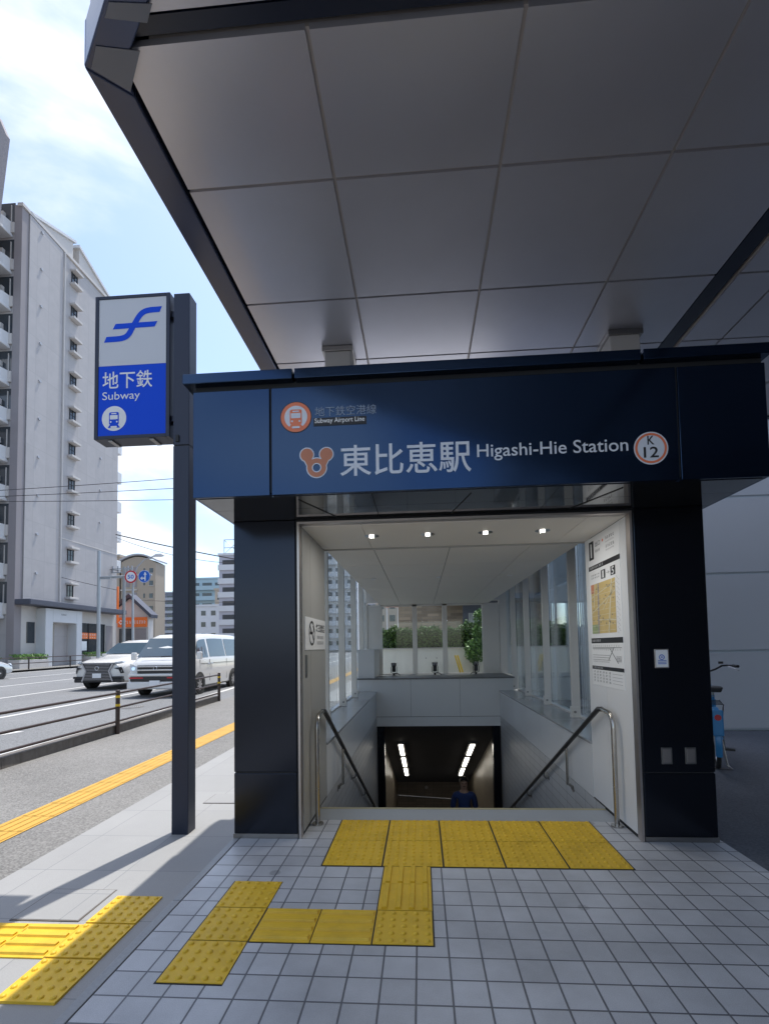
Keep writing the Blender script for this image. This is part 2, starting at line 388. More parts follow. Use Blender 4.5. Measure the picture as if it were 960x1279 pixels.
# top landing stone border between tiles and first step
struct('landing_stone', MB().box(-.92, 1.56, .395, .662, -.05, .002), mat('landing_granite', (.36, .385, .41), .45, var=.06, scale=40))
struct('step_nosing', MB().box(-.92, 1.56, .664, .70, -.05, .004), M['nosing'])
st = MB(); 
for i in range(36):
    y = .70+i*.3077; z = -.16*(i+1); st.box(-.92, 1.56, y, y+.3077+.002, z-.3, z)
struct('stairs', st, M['stair'])
# road markings
mk = MB()
def line(x0, y0, x1, y1, w):
    slab(mk, x0-w/2, x0+w/2, y0, y1, .005, x0b=x1-w/2, x1b=x1+w/2)
line(-6.16, -20, -6.3, 6.0, .15); line(-6.3, 6.0, -7.0, 16, .15); line(-7.0, 16, -7.6, 90, .15)
line(-9.6, -20, -9.8, 90, .16)
for k in range(-2, 9): line(-8.1, -2.6+k*10+2.0, -8.1, -2.6+k*10+7.2, .16) if k == 0 else None
for a, b in ((-13.3, -13.6), (-17.3, -17.6)):
    line(a, -20, b, 90, .15)
for k in range(-3, 12): line(-21.3, k*10., -21.3, k*10.+6, .15)
line(-25.6, -20, -25.6, 90, .15)
# turn arrow beside the kerb lane
a = [(-8.9, 3.4), (-8.0, 3.9), (-7.55, 5.1), (-7.75, 5.15), (-8.25, 4.4), (-8.9, 4.0)]
mk.quad(*[(x, y, fz(y)+.005) for x, y in a])
struct('road_markings', mk, M['paint'])
# kerb block
kb = MB(); ky = [-30, 0, 2.4, 4.0, 6.8, 8.15, 9.55]; kx = [-5.5, -5.5, -5.51, -5.54, -5.57, -5.62, -5.68]
for i in range(len(ky)-1):
    a, b = ky[i], ky[i+1]; p, q = kx[i], kx[i+1]; n0 = len(kb.v)
    vs = []
    for y, x in ((a, p), (b-.006, q)): vs += [(x, y, fz(y)-.1), (x-.02, y, fz(y)+.15), (x-.20, y, fz(y)+.15), (x-.22, y, fz(y)-.1)]
    kb.add(vs, [(0, 1, 5, 4), (1, 2, 6, 5), (2, 3, 7, 6), (0, 4, 7, 3), (0, 3, 2, 1), (4, 5, 6, 7)])
struct('kerb', kb, M['kerb'])

for x0, y0, w_, h_, la in ((-2.42, -.92, .42, .36, 'rectangular inspection cover set in the sunlit pale paving near the pole shadow'), (-2.20, 1.10, .34, .30, 'small rectangular cover set in the paving between pole and left pillar')):
    t = thing('inspection_cover', la, 'cover', (x0, y0, fz(y0)), group='covers set in the sidewalk')
    z = fz(y0+h_)+.0085
    MB().box(x0, x0+w_, y0, y0+h_, z-.03, z+.001).build('joint_frame', M['kerb'], t)
    MB().box(x0+.008, x0+w_-.008, y0+.008, y0+h_-.008, z-.03, z+.003).build('cover_plate', M['paver'], t)
t = thing('manhole_cover', 'round dark iron manhole cover in the nearest road lane', 'cover', (-7.6, 8.5, fz(8.5)))
MB().disc((-7.6, 8.5, fz(8.5)+.006), .33, (1, 0, 0), (0, 1, .012), 32).build('iron_lid', M['kerb'], t)
mb = MB()
for k in range(6): mb.disc((-7.6, 8.5, fz(8.5)+.008), .30-k*.05, (1, 0, 0), (0, 1, .012), 28, .285-k*.05)
mb.build('lid_ring', M['galv'], t)
# ------------------------------------------------------------------ tactile paving
def dot_tile(mb, x0, x1, y0, y1, z, nx, ny, r, h):
    mb.box(x0+.004, x1-.004, y0+.004, y1-.004, z-.02, z+.005)
    for i in range(nx):
        for j in range(ny):
            cx = x0+(i+.5)*(x1-x0)/nx; cy = y0+(j+.5)*(y1-y0)/ny; o = len(mb.v)
            for rr, zz in ((r, 0), (r*.8, h*.7), (r*.5, h)):
                for k in range(8): mb.v.append((cx+rr*math.cos(k*math.pi/4), cy+rr*math.sin(k*math.pi/4), z+.005+zz))
            for q in range(2):
                for k in range(8): mb.f.append((o+q*8+k, o+q*8+(k+1) % 8, o+(q+1)*8+(k+1) % 8, o+(q+1)*8+k))
            mb.f.append(tuple(o+16+k for k in range(8)))
def bar_tile(mb, x0, x1, y0, y1, z, n, along, w=.036, h=.011, gap=.012):
    mb.box(x0+.002, x1-.002, y0+.002, y1-.002, z-.02, z+.005)
    for i in range(n):
        if along == 'y':
            c = x0+(i+.5)*(x1-x0)/n; mb.prism([(c-w/2, z+.005), (c+w/2, z+.005), (c+w/3, z+.005+h), (c-w/3, z+.005+h)], y0+gap, y1-gap, 'y')
        else:
            c = y0+(i+.5)*(y1-y0)/n; mb.prism([(c-w/2, z+.005), (c+w/2, z+.005), (c+w/3, z+.005+h), (c-w/3, z+.005+h)], x0+gap, x1-gap, 'x')
t = thing('tactile_paving', 'wide yellow dotted warning strip of two rows of big blocks right before the stairs', 'tactile paving', (.32, 0, 0), group='yellow tactile paving')
xs = [-.68+i*.4 for i in range(6)]
for i in range(5):
    for ya, yb in ((-.445, -.03), (-.03, .388)):
        mb = MB(); dot_tile(mb, xs[i]+.002, xs[i+1]-.002, ya+.001, yb-.001, 0, 7, 7, .0135, .010); mb.build('tile', M['yellow'], t, smooth=True)
MB().box(-.685, 1.325, -.45, .393, -.02, .0015).build('bedding_joint', M['groove'], t)
t = thing('tactile_paving', 'yellow guiding path with raised bars bending from the wide strip towards the left', 'tactile paving', (-.1, -.8, 0), group='yellow tactile paving')
for y0, y1 in ((-.68, -.449), (-.97, -.68)):
    mb = MB(); bar_tile(mb, -.265, .035, y0, y1, 0, 4, 'y'); mb.build('tile', M['yellow'], t)
mb = MB(); dot_tile(mb, -.265, .035, -1.272, -.972, 0, 5, 5, .0155, .010); mb.build('tile', M['yellow'], t, smooth=True)
for x0, x1 in ((-.567, -.267), (-.868, -.569)):
    mb = MB(); bar_tile(mb, x0, x1, -1.272, -.972, 0, 4, 'x'); mb.build('tile', M['yellow'], t)
MB().box(-.872, .04, -1.277, -.967, -.02, .0012).build('bedding_joint', M['groove'], t)
MB().box(-.270, .04, -.967, -.4485, -.02, .0012).build('bedding_joint', M['groove'], t)
t = thing('tactile_paving', 'short row of three yellow dotted blocks on the grey floor tiles', 'tactile paving', (-1.02, -1.1, 0), group='yellow tactile paving')
for k in range(3):
    mb = MB(); dot_tile(mb, -1.172, -.872, -1.573+k*.301, -1.273+k*.301, 0, 5, 5, .0155, .010); mb.build('tile', M['yellow'], t, smooth=True)
MB().box(-1.177, -.8735, -1.578, -.667, -.02, .001).build('bedding_joint', M['groove'], t)
t = thing('tactile_paving', 'three yellow dotted blocks on the lower sidewalk beside the raised floor edge', 'tactile paving', (-1.8, -1.1, -.12), group='yellow tactile paving')
for k in range(3):
    mb = MB(); dot_tile(mb, -1.945, -1.645, -1.545+k*.301, -1.245+k*.301, fz(-1.2+k*.301)+.012, 5, 5, .0155, .010); mb.build('tile', M['yellow'], t, smooth=True)
t = thing('tactile_paving', 'sunlit yellow bar blocks running left across the pale sidewalk', 'tactile paving', (-2.4, -1.1, -.12), group='yellow tactile paving')
for k in range(4):
    mb = MB(); bar_tile(mb, -2.249-.302*k, -1.949-.302*k, -1.244, -.944, fz(-1.1)+.008, 4, 'x'); mb.build('tile', M['yellow'], t)
t = thing('tactile_paving', 'long straight yellow guiding line running along the asphalt sidewalk beside the street', 'tactile paving', (-3.6, 0, -.12), group='yellow tactile paving')
mb = MB()
for k in range(-12, 80):
    y0 = k*.36
    o = len(mb.v); slab(mb, -3.80, -3.45, y0+.003, y0+.357, .010)
    for b in range(4): slab(mb, -3.80+.35*(b+.25)/4, -3.80+.35*(b+.7)/4, y0+.012, y0+.348, .014)
mb.build('raised_strip', M['yellow_line'], t)

# ------------------------------------------------------------------ station entrance building
ent = thing('station_entrance', 'dark blue and black station entrance gate around white stairwell with lettering on its header', 'station entrance', (.33, 0, 0))
def pillar(x0, x1, lab):
    p = MB().box(x0, x1, 0, .42, .494, 2.434, .006).box(x0, x1, 0, .42, .032, .486, .006)
    o = p.build('pillar', M['black'], ent); o['label'] = lab
    MB().box(x0+.008, x1-.008, .008, .41, .0, 2.43).build('pillar_joint', M['groove'], o)
    MB().box(x0-.004, x1+.004, -.004, .424, .001, .034).build('skirting', M['steel_dark'], o)
    return o
pl = pillar(-1.445, -.955, 'left black lacquered pillar'); pr = pillar(1.592, 2.093, 'right black lacquered pillar with small plates')
# plates on the right pillar
MB().box(1.700, 1.800, -.010, 0, 1.245, 1.385, .003).build('intercom_frame', M['steel'], pr)
w = MB().box(1.708, 1.792, -.0125, -.010, 1.253, 1.377).build('notice_face', M['white'], pr)
mb = MB(); mb.disc((1.748, -.014, 1.325), .020, (1, 0, 0), (0, 0, 1), 24, .014); mb.disc((1.748, -.0142, 1.325), .006, (1, 0, 0), (0, 0, 1), 12)
for k in range(3): mb.quad((1.72, -.014, 1.275+k*.011), (1.78, -.014, 1.275+k*.011), (1.78, -.014, 1.28+k*.011), (1.72, -.014, 1.28+k*.011))
mb.build('notice_print', M['tblue'], w)
for x in (1.720, 1.886):
    o = MB().box(x, x+.075, -.008, 0, .553, .672, .002).build('outlet_plate', M['steel_dark'], pr)
    MB().box(x+.010, x+.065, -.011, -.008, .565, .66, .001).build('outlet_cover', M['steel'], o)
# header
HX0, HX1, HY0, HY1, HZ0, HZ1 = -1.483, 2.158, -.60, 1.0, 2.438, 3.155
h = MB()
for a, b in ((HX0, -.964), (-.952, 1.622), (1.634, HX1)): h.box(a, b, HY0, HY0+.03, HZ0, HZ1, .003)
for a, b in ((HY0+.034, .2), (.206, HY1)):
    h.box(HX0, HX0+.03, a, b, HZ0, HZ1, .003); h.box(HX1-.03, HX1, a, b, HZ0, HZ1, .003)
h.box(HX0, HX1, HY1, HY1+.03, HZ0, HZ1)
hd = h.build('header_panel', M['navy'], ent)
MB().box(HX0+.012, HX1-.012, HY0+.012, HY1-.012, HZ0+.02, 3.20).build('header_core', M['groove'], ent)
h = MB()
for a, b in ((HX0-.052, -.80), (-.785, 1.40), (1.415, HX1+.02)): h.box(a, b, HY0-.045, HY1+.05, 3.19, 3.257, .004)
h.build('header_cap', M['navy'], ent)
# mirror-polished underside in panels with thin joints
h = MB()
for xa, xb in ((HX0+.03, -.30), (-.296, .9), (.904, HX1-.03)):
    for ya, yb in ((HY0+.03, -.30), (-.296, .0)): h.box(xa, xb, ya, yb, HZ0-.004, HZ0+.02)
h.box(HX0+.03, -1.452, .003, HY1, HZ0-.004, HZ0+.02); h.box(2.10, HX1-.03, .003, HY1, HZ0-.004, HZ0+.02)
h.build('header_underside', M['mirror'], ent)
h = MB()
for x0, y0, x1, y1 in ((-.80, -.5, -.62, -.05), (.35, -.5, .25, -.05), (1.32, -.5, 1.12, -.05)):
    MB().tube([(x0, y0, HZ0-.006), (x1, y1, HZ0-.006)], .003, 6).build('sealant_joint', M['groove'], ent)
# door frame
MB().box(-.953, -.940, .0, .06, .001, 2.432).box(1.577, 1.590, .0, .06, .001, 2.432).box(-.94, 1.577, .0, .06, 2.414, 2.432).build('frame_backing', M['groove'], ent)
h = MB().box(-.940, -.924, -.012, .06, 0.001, 2.414).box(1.561, 1.577, -.012, .06, .001, 2.414).box(-.924, 1.561, -.012, .06, 2.398, 2.414)
h.build('door_frame', M['steel'], ent)
# jambs
h = MB().box(-1.0, -.92, .062, .346, .03, 2.39).box(-1.0, -.92, .350, .955, .03, 2.39)
jl = h.build('jamb', M['jamb'], ent); jl['label'] = 'grey left jamb panel with no smoking sign'
MB().box(-1.0, -.925, .062, .955, .001, 2.39).build('jamb_base', M['groove'], jl)
h = MB().box(1.56, 1.64, .062, .55, .03, 2.39).box(1.56, 1.64, .554, .955, .03, 2.39)
jr = h.build('jamb', M['white_panel'], ent); jr['label'] = 'white right jamb panel behind the map, side light put into its colour'  # light from the left is put into this white; left jamb is greyer
MB().box(1.565, 1.64, .062, .955, .001, 2.39).build('jamb_base', M['groove'], jr)
# small switch plate on left jamb
MB().box(-.92, -.914, .14, .20, 1.20, 1.38, .002).build('switch_plate', M['steel_dark'], jl)
# outer end walls behind the jambs
MB().box(-1.445, -1.002, .423, .955, 0, 2.43).build('return_wall', M['jamb'], ent)
MB().box(1.642, 2.093, .423, .955, 0, 2.43).build('return_wall', M['jamb'], ent)
# ceiling
h = MB().box(-.92, -.452, .062, .95, 2.392, 2.43).box(-.448, 1.28, .062, .95, 2.392, 2.43).box(1.284, 1.56, .062, .95, 2.392, 2.43)
ys = [.985, 2.05, 3.1, 4.42, 5.75, 7.48]
for ya, yb in zip(ys, ys[1:]):
    for xa, xb in ((-.93, -.45), (-.45, .31), (.31, 1.1), (1.1, 1.57)):
        h.box(xa+.004, xb-.004, ya+.006, yb-.006, 2.412, 2.44)
ce = h.build('ceiling', M['ceil'], ent)
MB().box(-.925, 1.565, .96, 7.46, 2.425, 2.46).box(-.92, 1.56, .06, .96, 2.40, 2.46).build('ceiling_void', M['groove'], ce)
MB().box(-.93, 1.57, .956, .975, 2.38, 2.43).build('ceiling_trim', M['jamb'], ce)
h = MB()
for x in (-.65, .27, 1.25):
    for y in (1.0, 3.1): h.box(x-.03, x+.03, y-.03, y+.02, 2.395, 2.41)
h.build('ceiling_clip', M['white'], ce)
for x in (-.402, .079, .567, 1.042):
    o = MB().disc((x, .44, 2.390), .062, (1, 0, 0), (0, 1, 0), 28, .048).build('downlight', M['chrome'], ce)
    b = MB()
    n = 24
    for q, (r, z) in enumerate(((.048, 2.3895), (.040, 2.3905))): pass
    MB().disc((x, .44, 2.3908), .048, (1, 0, 0), (0, 1, 0), 28).build('reflector', M['chrome'], o)
    al = bpy.data.lights.new('downlight_bulb', 'AREA'); al.shape = 'DISK'; al.size = .07; al.energy = 1.5; al.color = (1, .97, .92); lo = bpy.data.objects.new('downlight_bulb', al); col.objects.link(lo); lo.location = (x, .44, 2.375)
    MB().tube([(x-.02, .44, 2.386), (x+.02, .44, 2.386)], .012, 10).build('lamp', M['lampglow'], o, smooth=True)
# roof
MB().box(-1.40, 2.05, 1.035, 7.62, 2.95, 3.08, .01).build('roof', M['bwhite'], ent)
MB().box(HX0+.03, HX1-.03, HY0+.02, HY1, 3.258, 3.268).build('header_roof_membrane', M['jamb'], ent)
# stairwell walls
def lower(x0, x1):
    w = MB().box(x0, x1, .957, 6.15, -7, .010); return w
for a, b in ((-1.0, -.92), (1.56, 1.64)): MB().box(a, b, .70, 6.16, -6.5, .010).build('stairwell_wall', M['course'], ent)
ysl = [.96, 1.9, 2.85, 3.8, 4.75, 5.7, 6.155]
for a, b, c_, d, e1, e2, p1, p2 in ((-1.0, -.918, -1.0, -.925, -1.36, -.905, -1.36, -1.02), (1.558, 1.64, 1.565, 1.64, 1.545, 2.02, 1.66, 2.02)):
    h = MB()
    for ya, yb in zip(ysl, ysl[1:]): h.box(a, b, ya+.002, yb-.002, .018, .505)
    o = h.build('parapet_panel', M['clad'], ent)
    MB().box(c_, d, .96, 6.16, .0, .505).build('parapet_joint', M['groove'], o)
    h = MB()
    for ya, yb in ((.96, 2.3), (2.3, 3.6), (3.6, 4.9), (4.9, 6.155)): h.box(e1, e2, ya+.002, yb-.002, .505, .53, .003)
    h.build('ledge', M['ledge'], ent)
    MB().box(p1, p2, .96, 7.6, -.3, .503).build('plinth', M['clad'], ent)
# back wall: parapet, ledge, lintel
h = MB()
for xa, xb in ((-1.0, -.22), (-.22, .77), (.77, 1.83)): h.box(xa+.002, xb-.002, 6.158, 6.20, .022, .770)
h.box(-.918, 1.558, 6.155, 6.20, -.172, .014)
h.build('end_parapet', M['clad'], ent)
MB().box(-.918, 1.558, 6.165, 7.5, -.165, .77).box(-1.0, -.92, 6.2, 7.5, -.165, .77).box(1.56, 1.83, 6.2, 7.5, -.165, .77).build('end_parapet_core', M['groove'], ent)
MB().box(-1.36, 1.86, 6.145, 7.60, .772, .800, .003).build('end_ledge', M['ledge_dark'], ent)
MB().box(-1.30, -.955, 6.21, 7.40, .801, 1.39, .004).box(-1.36, -1.003, 6.165, 6.20, .532, .77).build('panel_box', M['clad'], ent)
# mullions and glass
def side(x, s, glass, ys):
    for y in ys:
        m_ = MB().box(x, x-s*.095, y-.026, y+.026, .53, 2.95, .002)
        o = m_.build('mullion', M['mullion'], ent)
        b = MB().box(x-s*.005, x-s*.11, y-.034, y+.036, .531, .66, .003).build('mullion_foot', M['mullion'], o)
        MB().tube([(x-s*.07, y-.045, .60), (x-s*.07, y-.030, .60)], .016, 10).build('bolt', M['steel_dark'], b)
    for ya, yb in zip(ys, ys[1:]):
        MB().box(x+s*.012, x+s*.024, ya+.03, yb-.03, .535, 2.94).build('pane', glass, ent)
    MB().box(x-.012*s, x+.04*s, ys[0], ys[-1], 2.92, 2.95).box(x-.012*s, x+.04*s, ys[0], ys[-1], .531, .55).build('glazing_bar', M['mullion'], ent)
side(-1.27, -1, M['glass'], [1.16, 2.46, 3.77, 5.11, 6.26])
side(1.94, 1, M['glass_side'], [1.16, 2.46, 3.77, 5.08, 6.30])
MB().box(-1.27, -1.258, 6.30, 7.40, 1.40, 2.94).build('pane', M['glass'], ent)
MB().box(1.952, 1.964, 6.33, 7.46, .80, 2.94).build('pane', M['glass_side'], ent)
# back window
h = MB()
for x, wd in ((-1.05, .17), (-.13, .055), (.56, .055), (1.60, .19)): h.box(x-wd, x+wd, 7.44, 7.52, .80, 2.41, .003)
h.box(-.90, 1.45, 7.44, 7.52, 2.37, 2.41).box(-.90, 1.45, 7.45, 7.51, .80, .825)
h.box(-1.3, 2.0, 7.44, 7.52, 2.465, 2.95)
h.build('window_frame', M['mullion'], ent)
for xa, xb in ((-.88, -.185), (-.075, .505), (.615, 1.41)): MB().box(xa, xb, 7.475, 7.487, .826, 2.37).build('pane', M['glass'], ent)
MB().box(-1.30, -1.222, 7.40, 7.56, .80, 2.46).build('corner_post', M['mullion'], ent)
MB().box(1.80, 2.0, 7.44, 7.56, .80, 2.46).build('corner_post', M['mullion'], ent)
# dark lower doorway posts
MB().box(-.918, -.77, 6.21, 6.36, -6, -.176).build('doorway_post', M['black'], ent)
MB().box(1.41, 1.558, 6.21, 6.36, -6, -.176).build('doorway_post', M['black'], ent)
# header lettering -------------------------------------------------
Yt = HY0-.0025
def ft(mb, body, x0, x1, z0, z1, z0r=None, bold=0.): return put_text(mb, body, (x0, Yt, z0), (x1-x0, 0, 0), (0, 0, z1-z0), bold)
mb = MB(); ft(mb, '東比恵駅', -.498, .345, 2.541, 2.748, bold=.009); mb.build('kanji_station_name', M['lettering'], hd)
mb = MB(); ft(mb, 'Higashi-Hie Station', 1.0*.383, 1.318, 2.606, 2.716, bold=.006); mb.build('english_station_name', M['lettering'], hd)
mb = MB(); ft(mb, '地下鉄空港線', -.660, -.257, 2.948, 3.012, bold=-.004); mb.build('kanji_line_name', mat('faded_lettering', (.30, .36, .46), .5), hd)
MB().box(-.670, -.322, Yt, Yt+.002, 2.884, 2.938).build('name_strip', M['ink'], hd)
mb = MB(); put_text(mb, 'Subway Airport Line', (-.662, Yt-.002, 2.893), (.328, 0, 0), (0, 0, .042), .012); mb.build('english_line_name', M['white'], hd)
def train(parent, c, r, face, body, Y, outer=None):
    """round train symbol in the XZ plane, viewer at -Y"""
    U, V = (1, 0, 0), (0, 0, 1)
    o = MB().disc((c[0], Y, c[1]), r, U, V, 48).build('train_symbol', outer or body, parent)
    MB().disc((c[0], Y-.001, c[1]), r*.76, U, V, 48).build('symbol_ground', face, o)
    def rr(x0, x1, z0, z1, q, y):
        pts = []
        for cx, cz, a0 in ((x1-q, z1-q, 0), (x0+q, z1-q, 90), (x0+q, z0+q, 180), (x1-q, z0+q, 270)):
            for t in range(0, 91, 30): pts.append((c[0]+r*(cx+q*math.cos(R(a0+t))), y, c[1]+r*(cz+q*math.sin(R(a0+t)))))
        return pts
    m1 = MB(); m1.quad(*rr(-.40, .40, -.50, .50, .12, Y-.002)); 
    m1.quad(*[(c[0]+r*x, Y-.002, c[1]+r*z) for x, z in ((-.34, -.50), (.34, -.50), (.5, -.76), (-.5, -.76))])
    m1.build('train_body', body, o)
    m2 = MB(); m2.quad(*rr(-.32, .32, -.08, .26, .04, Y-.003)); m2.quad(*rr(-.22, .22, .34, .42, .03, Y-.003))
    m2.disc((c[0]-r*.25, Y-.003, c[1]-r*.28), r*.07, U, V, 12); m2.disc((c[0]+r*.25, Y-.003, c[1]-r*.28), r*.07, U, V, 12)
    m2.quad(*rr(-.26, .26, -.76, -.62, .06, Y-.003)); m2.build('train_windows', face, o)
    return o
train(hd, (-.787, 2.951), .100, M['lettering'], M['salmon'], Yt)
MB().disc((-.787, Yt+.0012, 2.951), .105, (1, 0, 0), (0, 0, 1), 48).build('symbol_edge', M['ink'], hd)
# station emblem: two round ears joined to a ring
def emblem(mb, grow, Y):
    for cx, cz, r in ((-.716, 2.695, .042), (-.588, 2.694, .042)): mb.disc((cx, Y, cz), r+grow, (1, 0, 0), (0, 0, 1), 28)
    mb.disc((-.652, Y-.0002, 2.607), .062+grow, (1, 0, 0), (0, 0, 1), 32, max(.001, .0245))
    for s in (-1, 1):
        x0 = -.652+s*.055; x1 = -.652+s*.038; g_ = grow
        a = (-.652+s*(.088+g_), Y-.0001*(2+s), 2.675); b = (-.652+s*(.034-g_), Y-.0001*(2+s), 2.668)
        mb.quad(a, b, (-.652+s*(.012-g_*.5), Y-.0001*(2+s), 2.640), (-.652+s*(.058+g_), Y-.0001*(2+s), 2.615))
mb = MB(); emblem(mb, .007, Yt); o = mb.build('station_emblem', M['lettering'], hd)
mb = MB(); emblem(mb, 0, Yt-.0015); mb.build('emblem_face', M['copper'], o)
mb = MB(); mb.disc((-.652, Yt-.0022, 2.607), .031, (1, 0, 0), (0, 0, 1), 32, .0245); mb.build('emblem_rim', M['lettering'], o)
o = MB().disc((1.455, Yt, 2.643), .104, (1, 0, 0), (0, 0, 1), 48).build('station_number_disc', M['lettering'], hd)
MB().disc((1.455, Yt-.001, 2.643), .096, (1, 0, 0), (0, 0, 1), 48, .082).build('orange_ring', M['salmon'], o)
mb = MB(); put_text(mb, 'K', (1.434, Yt-.002, 2.665), (.042, 0, 0), (0, 0, .056), .012); put_text(mb, '12', (1.409, Yt-.002, 2.583), (.090, 0, 0), (0, 0, .068), .014); mb.build('station_number', M['ink'], o)

# ------------------------------------------------------------------ signs in the jambs
sg = thing('no_smoking_sign', 'square white no smoking sign on the left wall inside the entrance', 'sign', (-.917, .5, 1.42))
MB().box(-.920, -.914, .130, .925, 1.42, 1.69, .001).build('sign_plate', M['white'], sg)
mb = MB(); U = (0, 1, 0); V = (0, 0, 1); X = -.9125
mb.disc((X, .36, 1.56), .105, U, V, 36, .085); mb.quad((X, .285, 1.615), (X, .300, 1.63), (X, .435, 1.505), (X, .42, 1.49))
mb.quad((X, .29, 1.55), (X, .39, 1.55), (X, .39, 1.572), (X, .29, 1.572)); mb.tube([(X, .41, 1.57), (X, .42, 1.60), (X, .40, 1.62)], .004, 5)
put_text(mb, '終日禁煙', (X, .52, 1.575), (0, .36, 0), (0, 0, .075), .01); mb.build('sign_print', M['ink'], sg)
mb = MB(); 
for k in range(6): strokes(mb, (X, .56+k*.045, 1.515), U, V, .035, .03, k+20)
for k in range(6): strokes(mb, (X, .56+k*.045, 1.465), U, V, .035, .03, k)
mb.build('small_print', M['grey_ink'], sg)

mp = thing('information_board', 'tall white exit board with area map and route diagram on right jamb', 'information board', (1.557, .5, 1.06))
XB = 1.5575
MB().box(XB, 1.5605, .175, .862, 1.065, 2.385, .001).build('board', M['white'], mp)
# coordinates on the board: s = 0 at inner (far) edge .. 1 at street edge ; text reads towards -Y
def B(s, z, d=.001): return (XB-d, .862-s*.687, z)
def bq(mb, s0, s1, z0, z1, d=.001): mb.quad(B(s0, z0, d), B(s1, z0, d), B(s1, z1, d), B(s0, z1, d))
def bt(mb, body, s0, s1, z0, z1, d=.0016, bold=0.): put_text(mb, body, B(s0, z0, d), (0, -(s1-s0)*.687, 0), (0, 0, z1-z0), bold)
mb = MB(); bq(mb, .03, .2, 2.185, 2.352); bq(mb, .0, 1, 2.090, 2.130); bq(mb, .42, .56, 1.985, 2.06); bq(mb, .72, .86, 1.985, 2.06)
bq(mb, 0, 1, 1.435, 1.48); bq(mb, 0, 1, 1.205, 1.235); mb.build('black_bars', M['ink'], mp)
mb = MB(); bt(mb, '1', .095, .135, 2.205, 2.33, .0022, .03); bt(mb, '1', .465, .515, 1.992, 2.052, .0022, .01); bt(mb, '5', .755, .825, 1.992, 2.052, .0022, .01)
for k in range(9): strokes(mb, B(.06+k*.05, 2.100, .0022), (0, -1, 0), (0, 0, 1), .026, .022, 40+k)
for k in range(6): strokes(mb, B(.04+k*.05, 1.447, .0022), (0, -1, 0), (0, 0, 1), .026, .022, 60+k)
for k in range(7): strokes(mb, B(.04+k*.05, 1.212, .0022), (0, -1, 0), (0, 0, 1), .024, .016, 70+k)
mb.build('white_print', M['white'], mp)
mb = MB(); bt(mb, '出口', .26, .42, 2.285, 2.33, bold=.0); [strokes(mb, B(.26+k*.04, 2.235, .0016), (0, -1, 0), (0, 0, 1), .022, .024, 30+k) for k in range(4)]; bt(mb, '→', .59, .69, 2.01, 2.035)
for r_ in range(2):
    for k in range(5): strokes(mb, B(.60+k*.055, 2.30-r_*.07), (0, -1, 0), (0, 0, 1), .028, .026, 80+k+9*r_)
    for k in range(8): strokes(mb, B(.60+k*.032, 2.275-r_*.07), (0, -1, 0), (0, 0, 1), .014, .012, 180+k+9*r_)
for k in range(5):
    for r_ in range(2): strokes(mb, B(.08+k*.06, 2.035-r_*.025), (0, -1, 0), (0, 0, 1), .03, .014, 120+k+7*r_)
for k in range(34): strokes(mb, B(.875+(k % 3)*.028, 1.96-k*.0135), (0, -1, 0), (0, 0, 1), .018, .008, 200+k, 2)
mb.build('black_print', M['grey_ink'], mp)
MB().disc(B(.51, 2.31, .002), .013, (0, 1, 0), (0, 0, 1), 16).build('orange_dot', M['salmon'], mp)
mm = MB(); bq(mm, .06, .84, 1.52, 1.96, .0015); area = mm.build('area_map', M['map_y'], mp)
mm = MB(); bq(mm, .06, .17, 1.88, 1.96, .0022); mm.build('map_corner', M['map_p'], area)
mm = MB(); bq(mm, .06, .28, 1.52, 1.60, .0022); mm.build('map_park', M['map_gr'], area)
mm = MB(); mm.quad(B(.27, 1.52, .0026), B(.31, 1.52, .0026), B(.335, 1.96, .0026), B(.295, 1.96, .0026)); mm.build('map_main_road', M['map_g'], area)
mm = MB()
def road_(s0, z0, s1, z1, w_=.006): mm.quad(B(s0, z0-w_, .003), B(s1, z1-w_, .003), B(s1, z1+w_, .003), B(s0, z0+w_, .003))
road_(.06, 1.70, .84, 1.86, .004); road_(.06, 1.84, .84, 1.93, .003); road_(.3, 1.64, .84, 1.62, .004); road_(.45, 1.72, .84, 1.90, .004)
mm.quad(B(.60, 1.52, .003), B(.63, 1.52, .003), B(.76, 1.96, .003), B(.73, 1.96, .003)); mm.quad(B(.14, 1.75, .003), B(.16, 1.75, .003), B(.22, 1.96, .003), B(.20, 1.96, .003))
for k in range(9): road_(.06, 1.54+k*.045, .84, 1.545+k*.045, .0012)
mm.build('map_streets', M['map_w'], area)
mm = MB()
rr_ = random.Random(5)
for k in range(26):
    s_ = rr_.uniform(.1, .8); z_ = rr_.uniform(1.55, 1.93); bq(mm, s_, s_+.03, z_, z_+.008, .0034)
mm.build('map_names', M['grey_ink'], area)
mm = MB(); bq(mm, .04, .96, 1.395, 1.399); bq(mm, .04, .7, 1.385, 1.389); bq(mm, .04, .6, 1.33, 1.333); bq(mm, .04, .6, 1.31, 1.313); bq(mm, .04, .62, 1.29, 1.293)
mm.quad(B(.6, 1.39), B(.62, 1.39), B(.86, 1.27), B(.84, 1.27)); mm.quad(B(.55, 1.29), B(.57, 1.29), B(.75, 1.40), B(.73, 1.40))
for k in range(26): strokes(mm, B(.05+k*.034, 1.372 if k % 2 else 1.402), (0, -1, 0), (0, 0, 1), .014, .018, 300+k, 2)
for k in range(18): strokes(mm, B(.05+k*.03, 1.27), (0, -1, 0), (0, 0, 1), .014, .012, 340+k, 2)
for k in range(5): strokes(mm, B(.8+k*.03, 1.28), (0, -1, 0), (0, 0, 1), .014, .05, 350+k, 4)
for r_ in range(4):
    for k in range(6): strokes(mm, B(.05+k*.1, 1.175-r_*.026), (0, -1, 0), (0, 0, 1), .045, .018, 400+k+10*r_, 2)
    bq(mm, .66, .95, 1.18-r_*.026, 1.182-r_*.026)
mm.build('route_diagram', M['grey_ink'], mp)

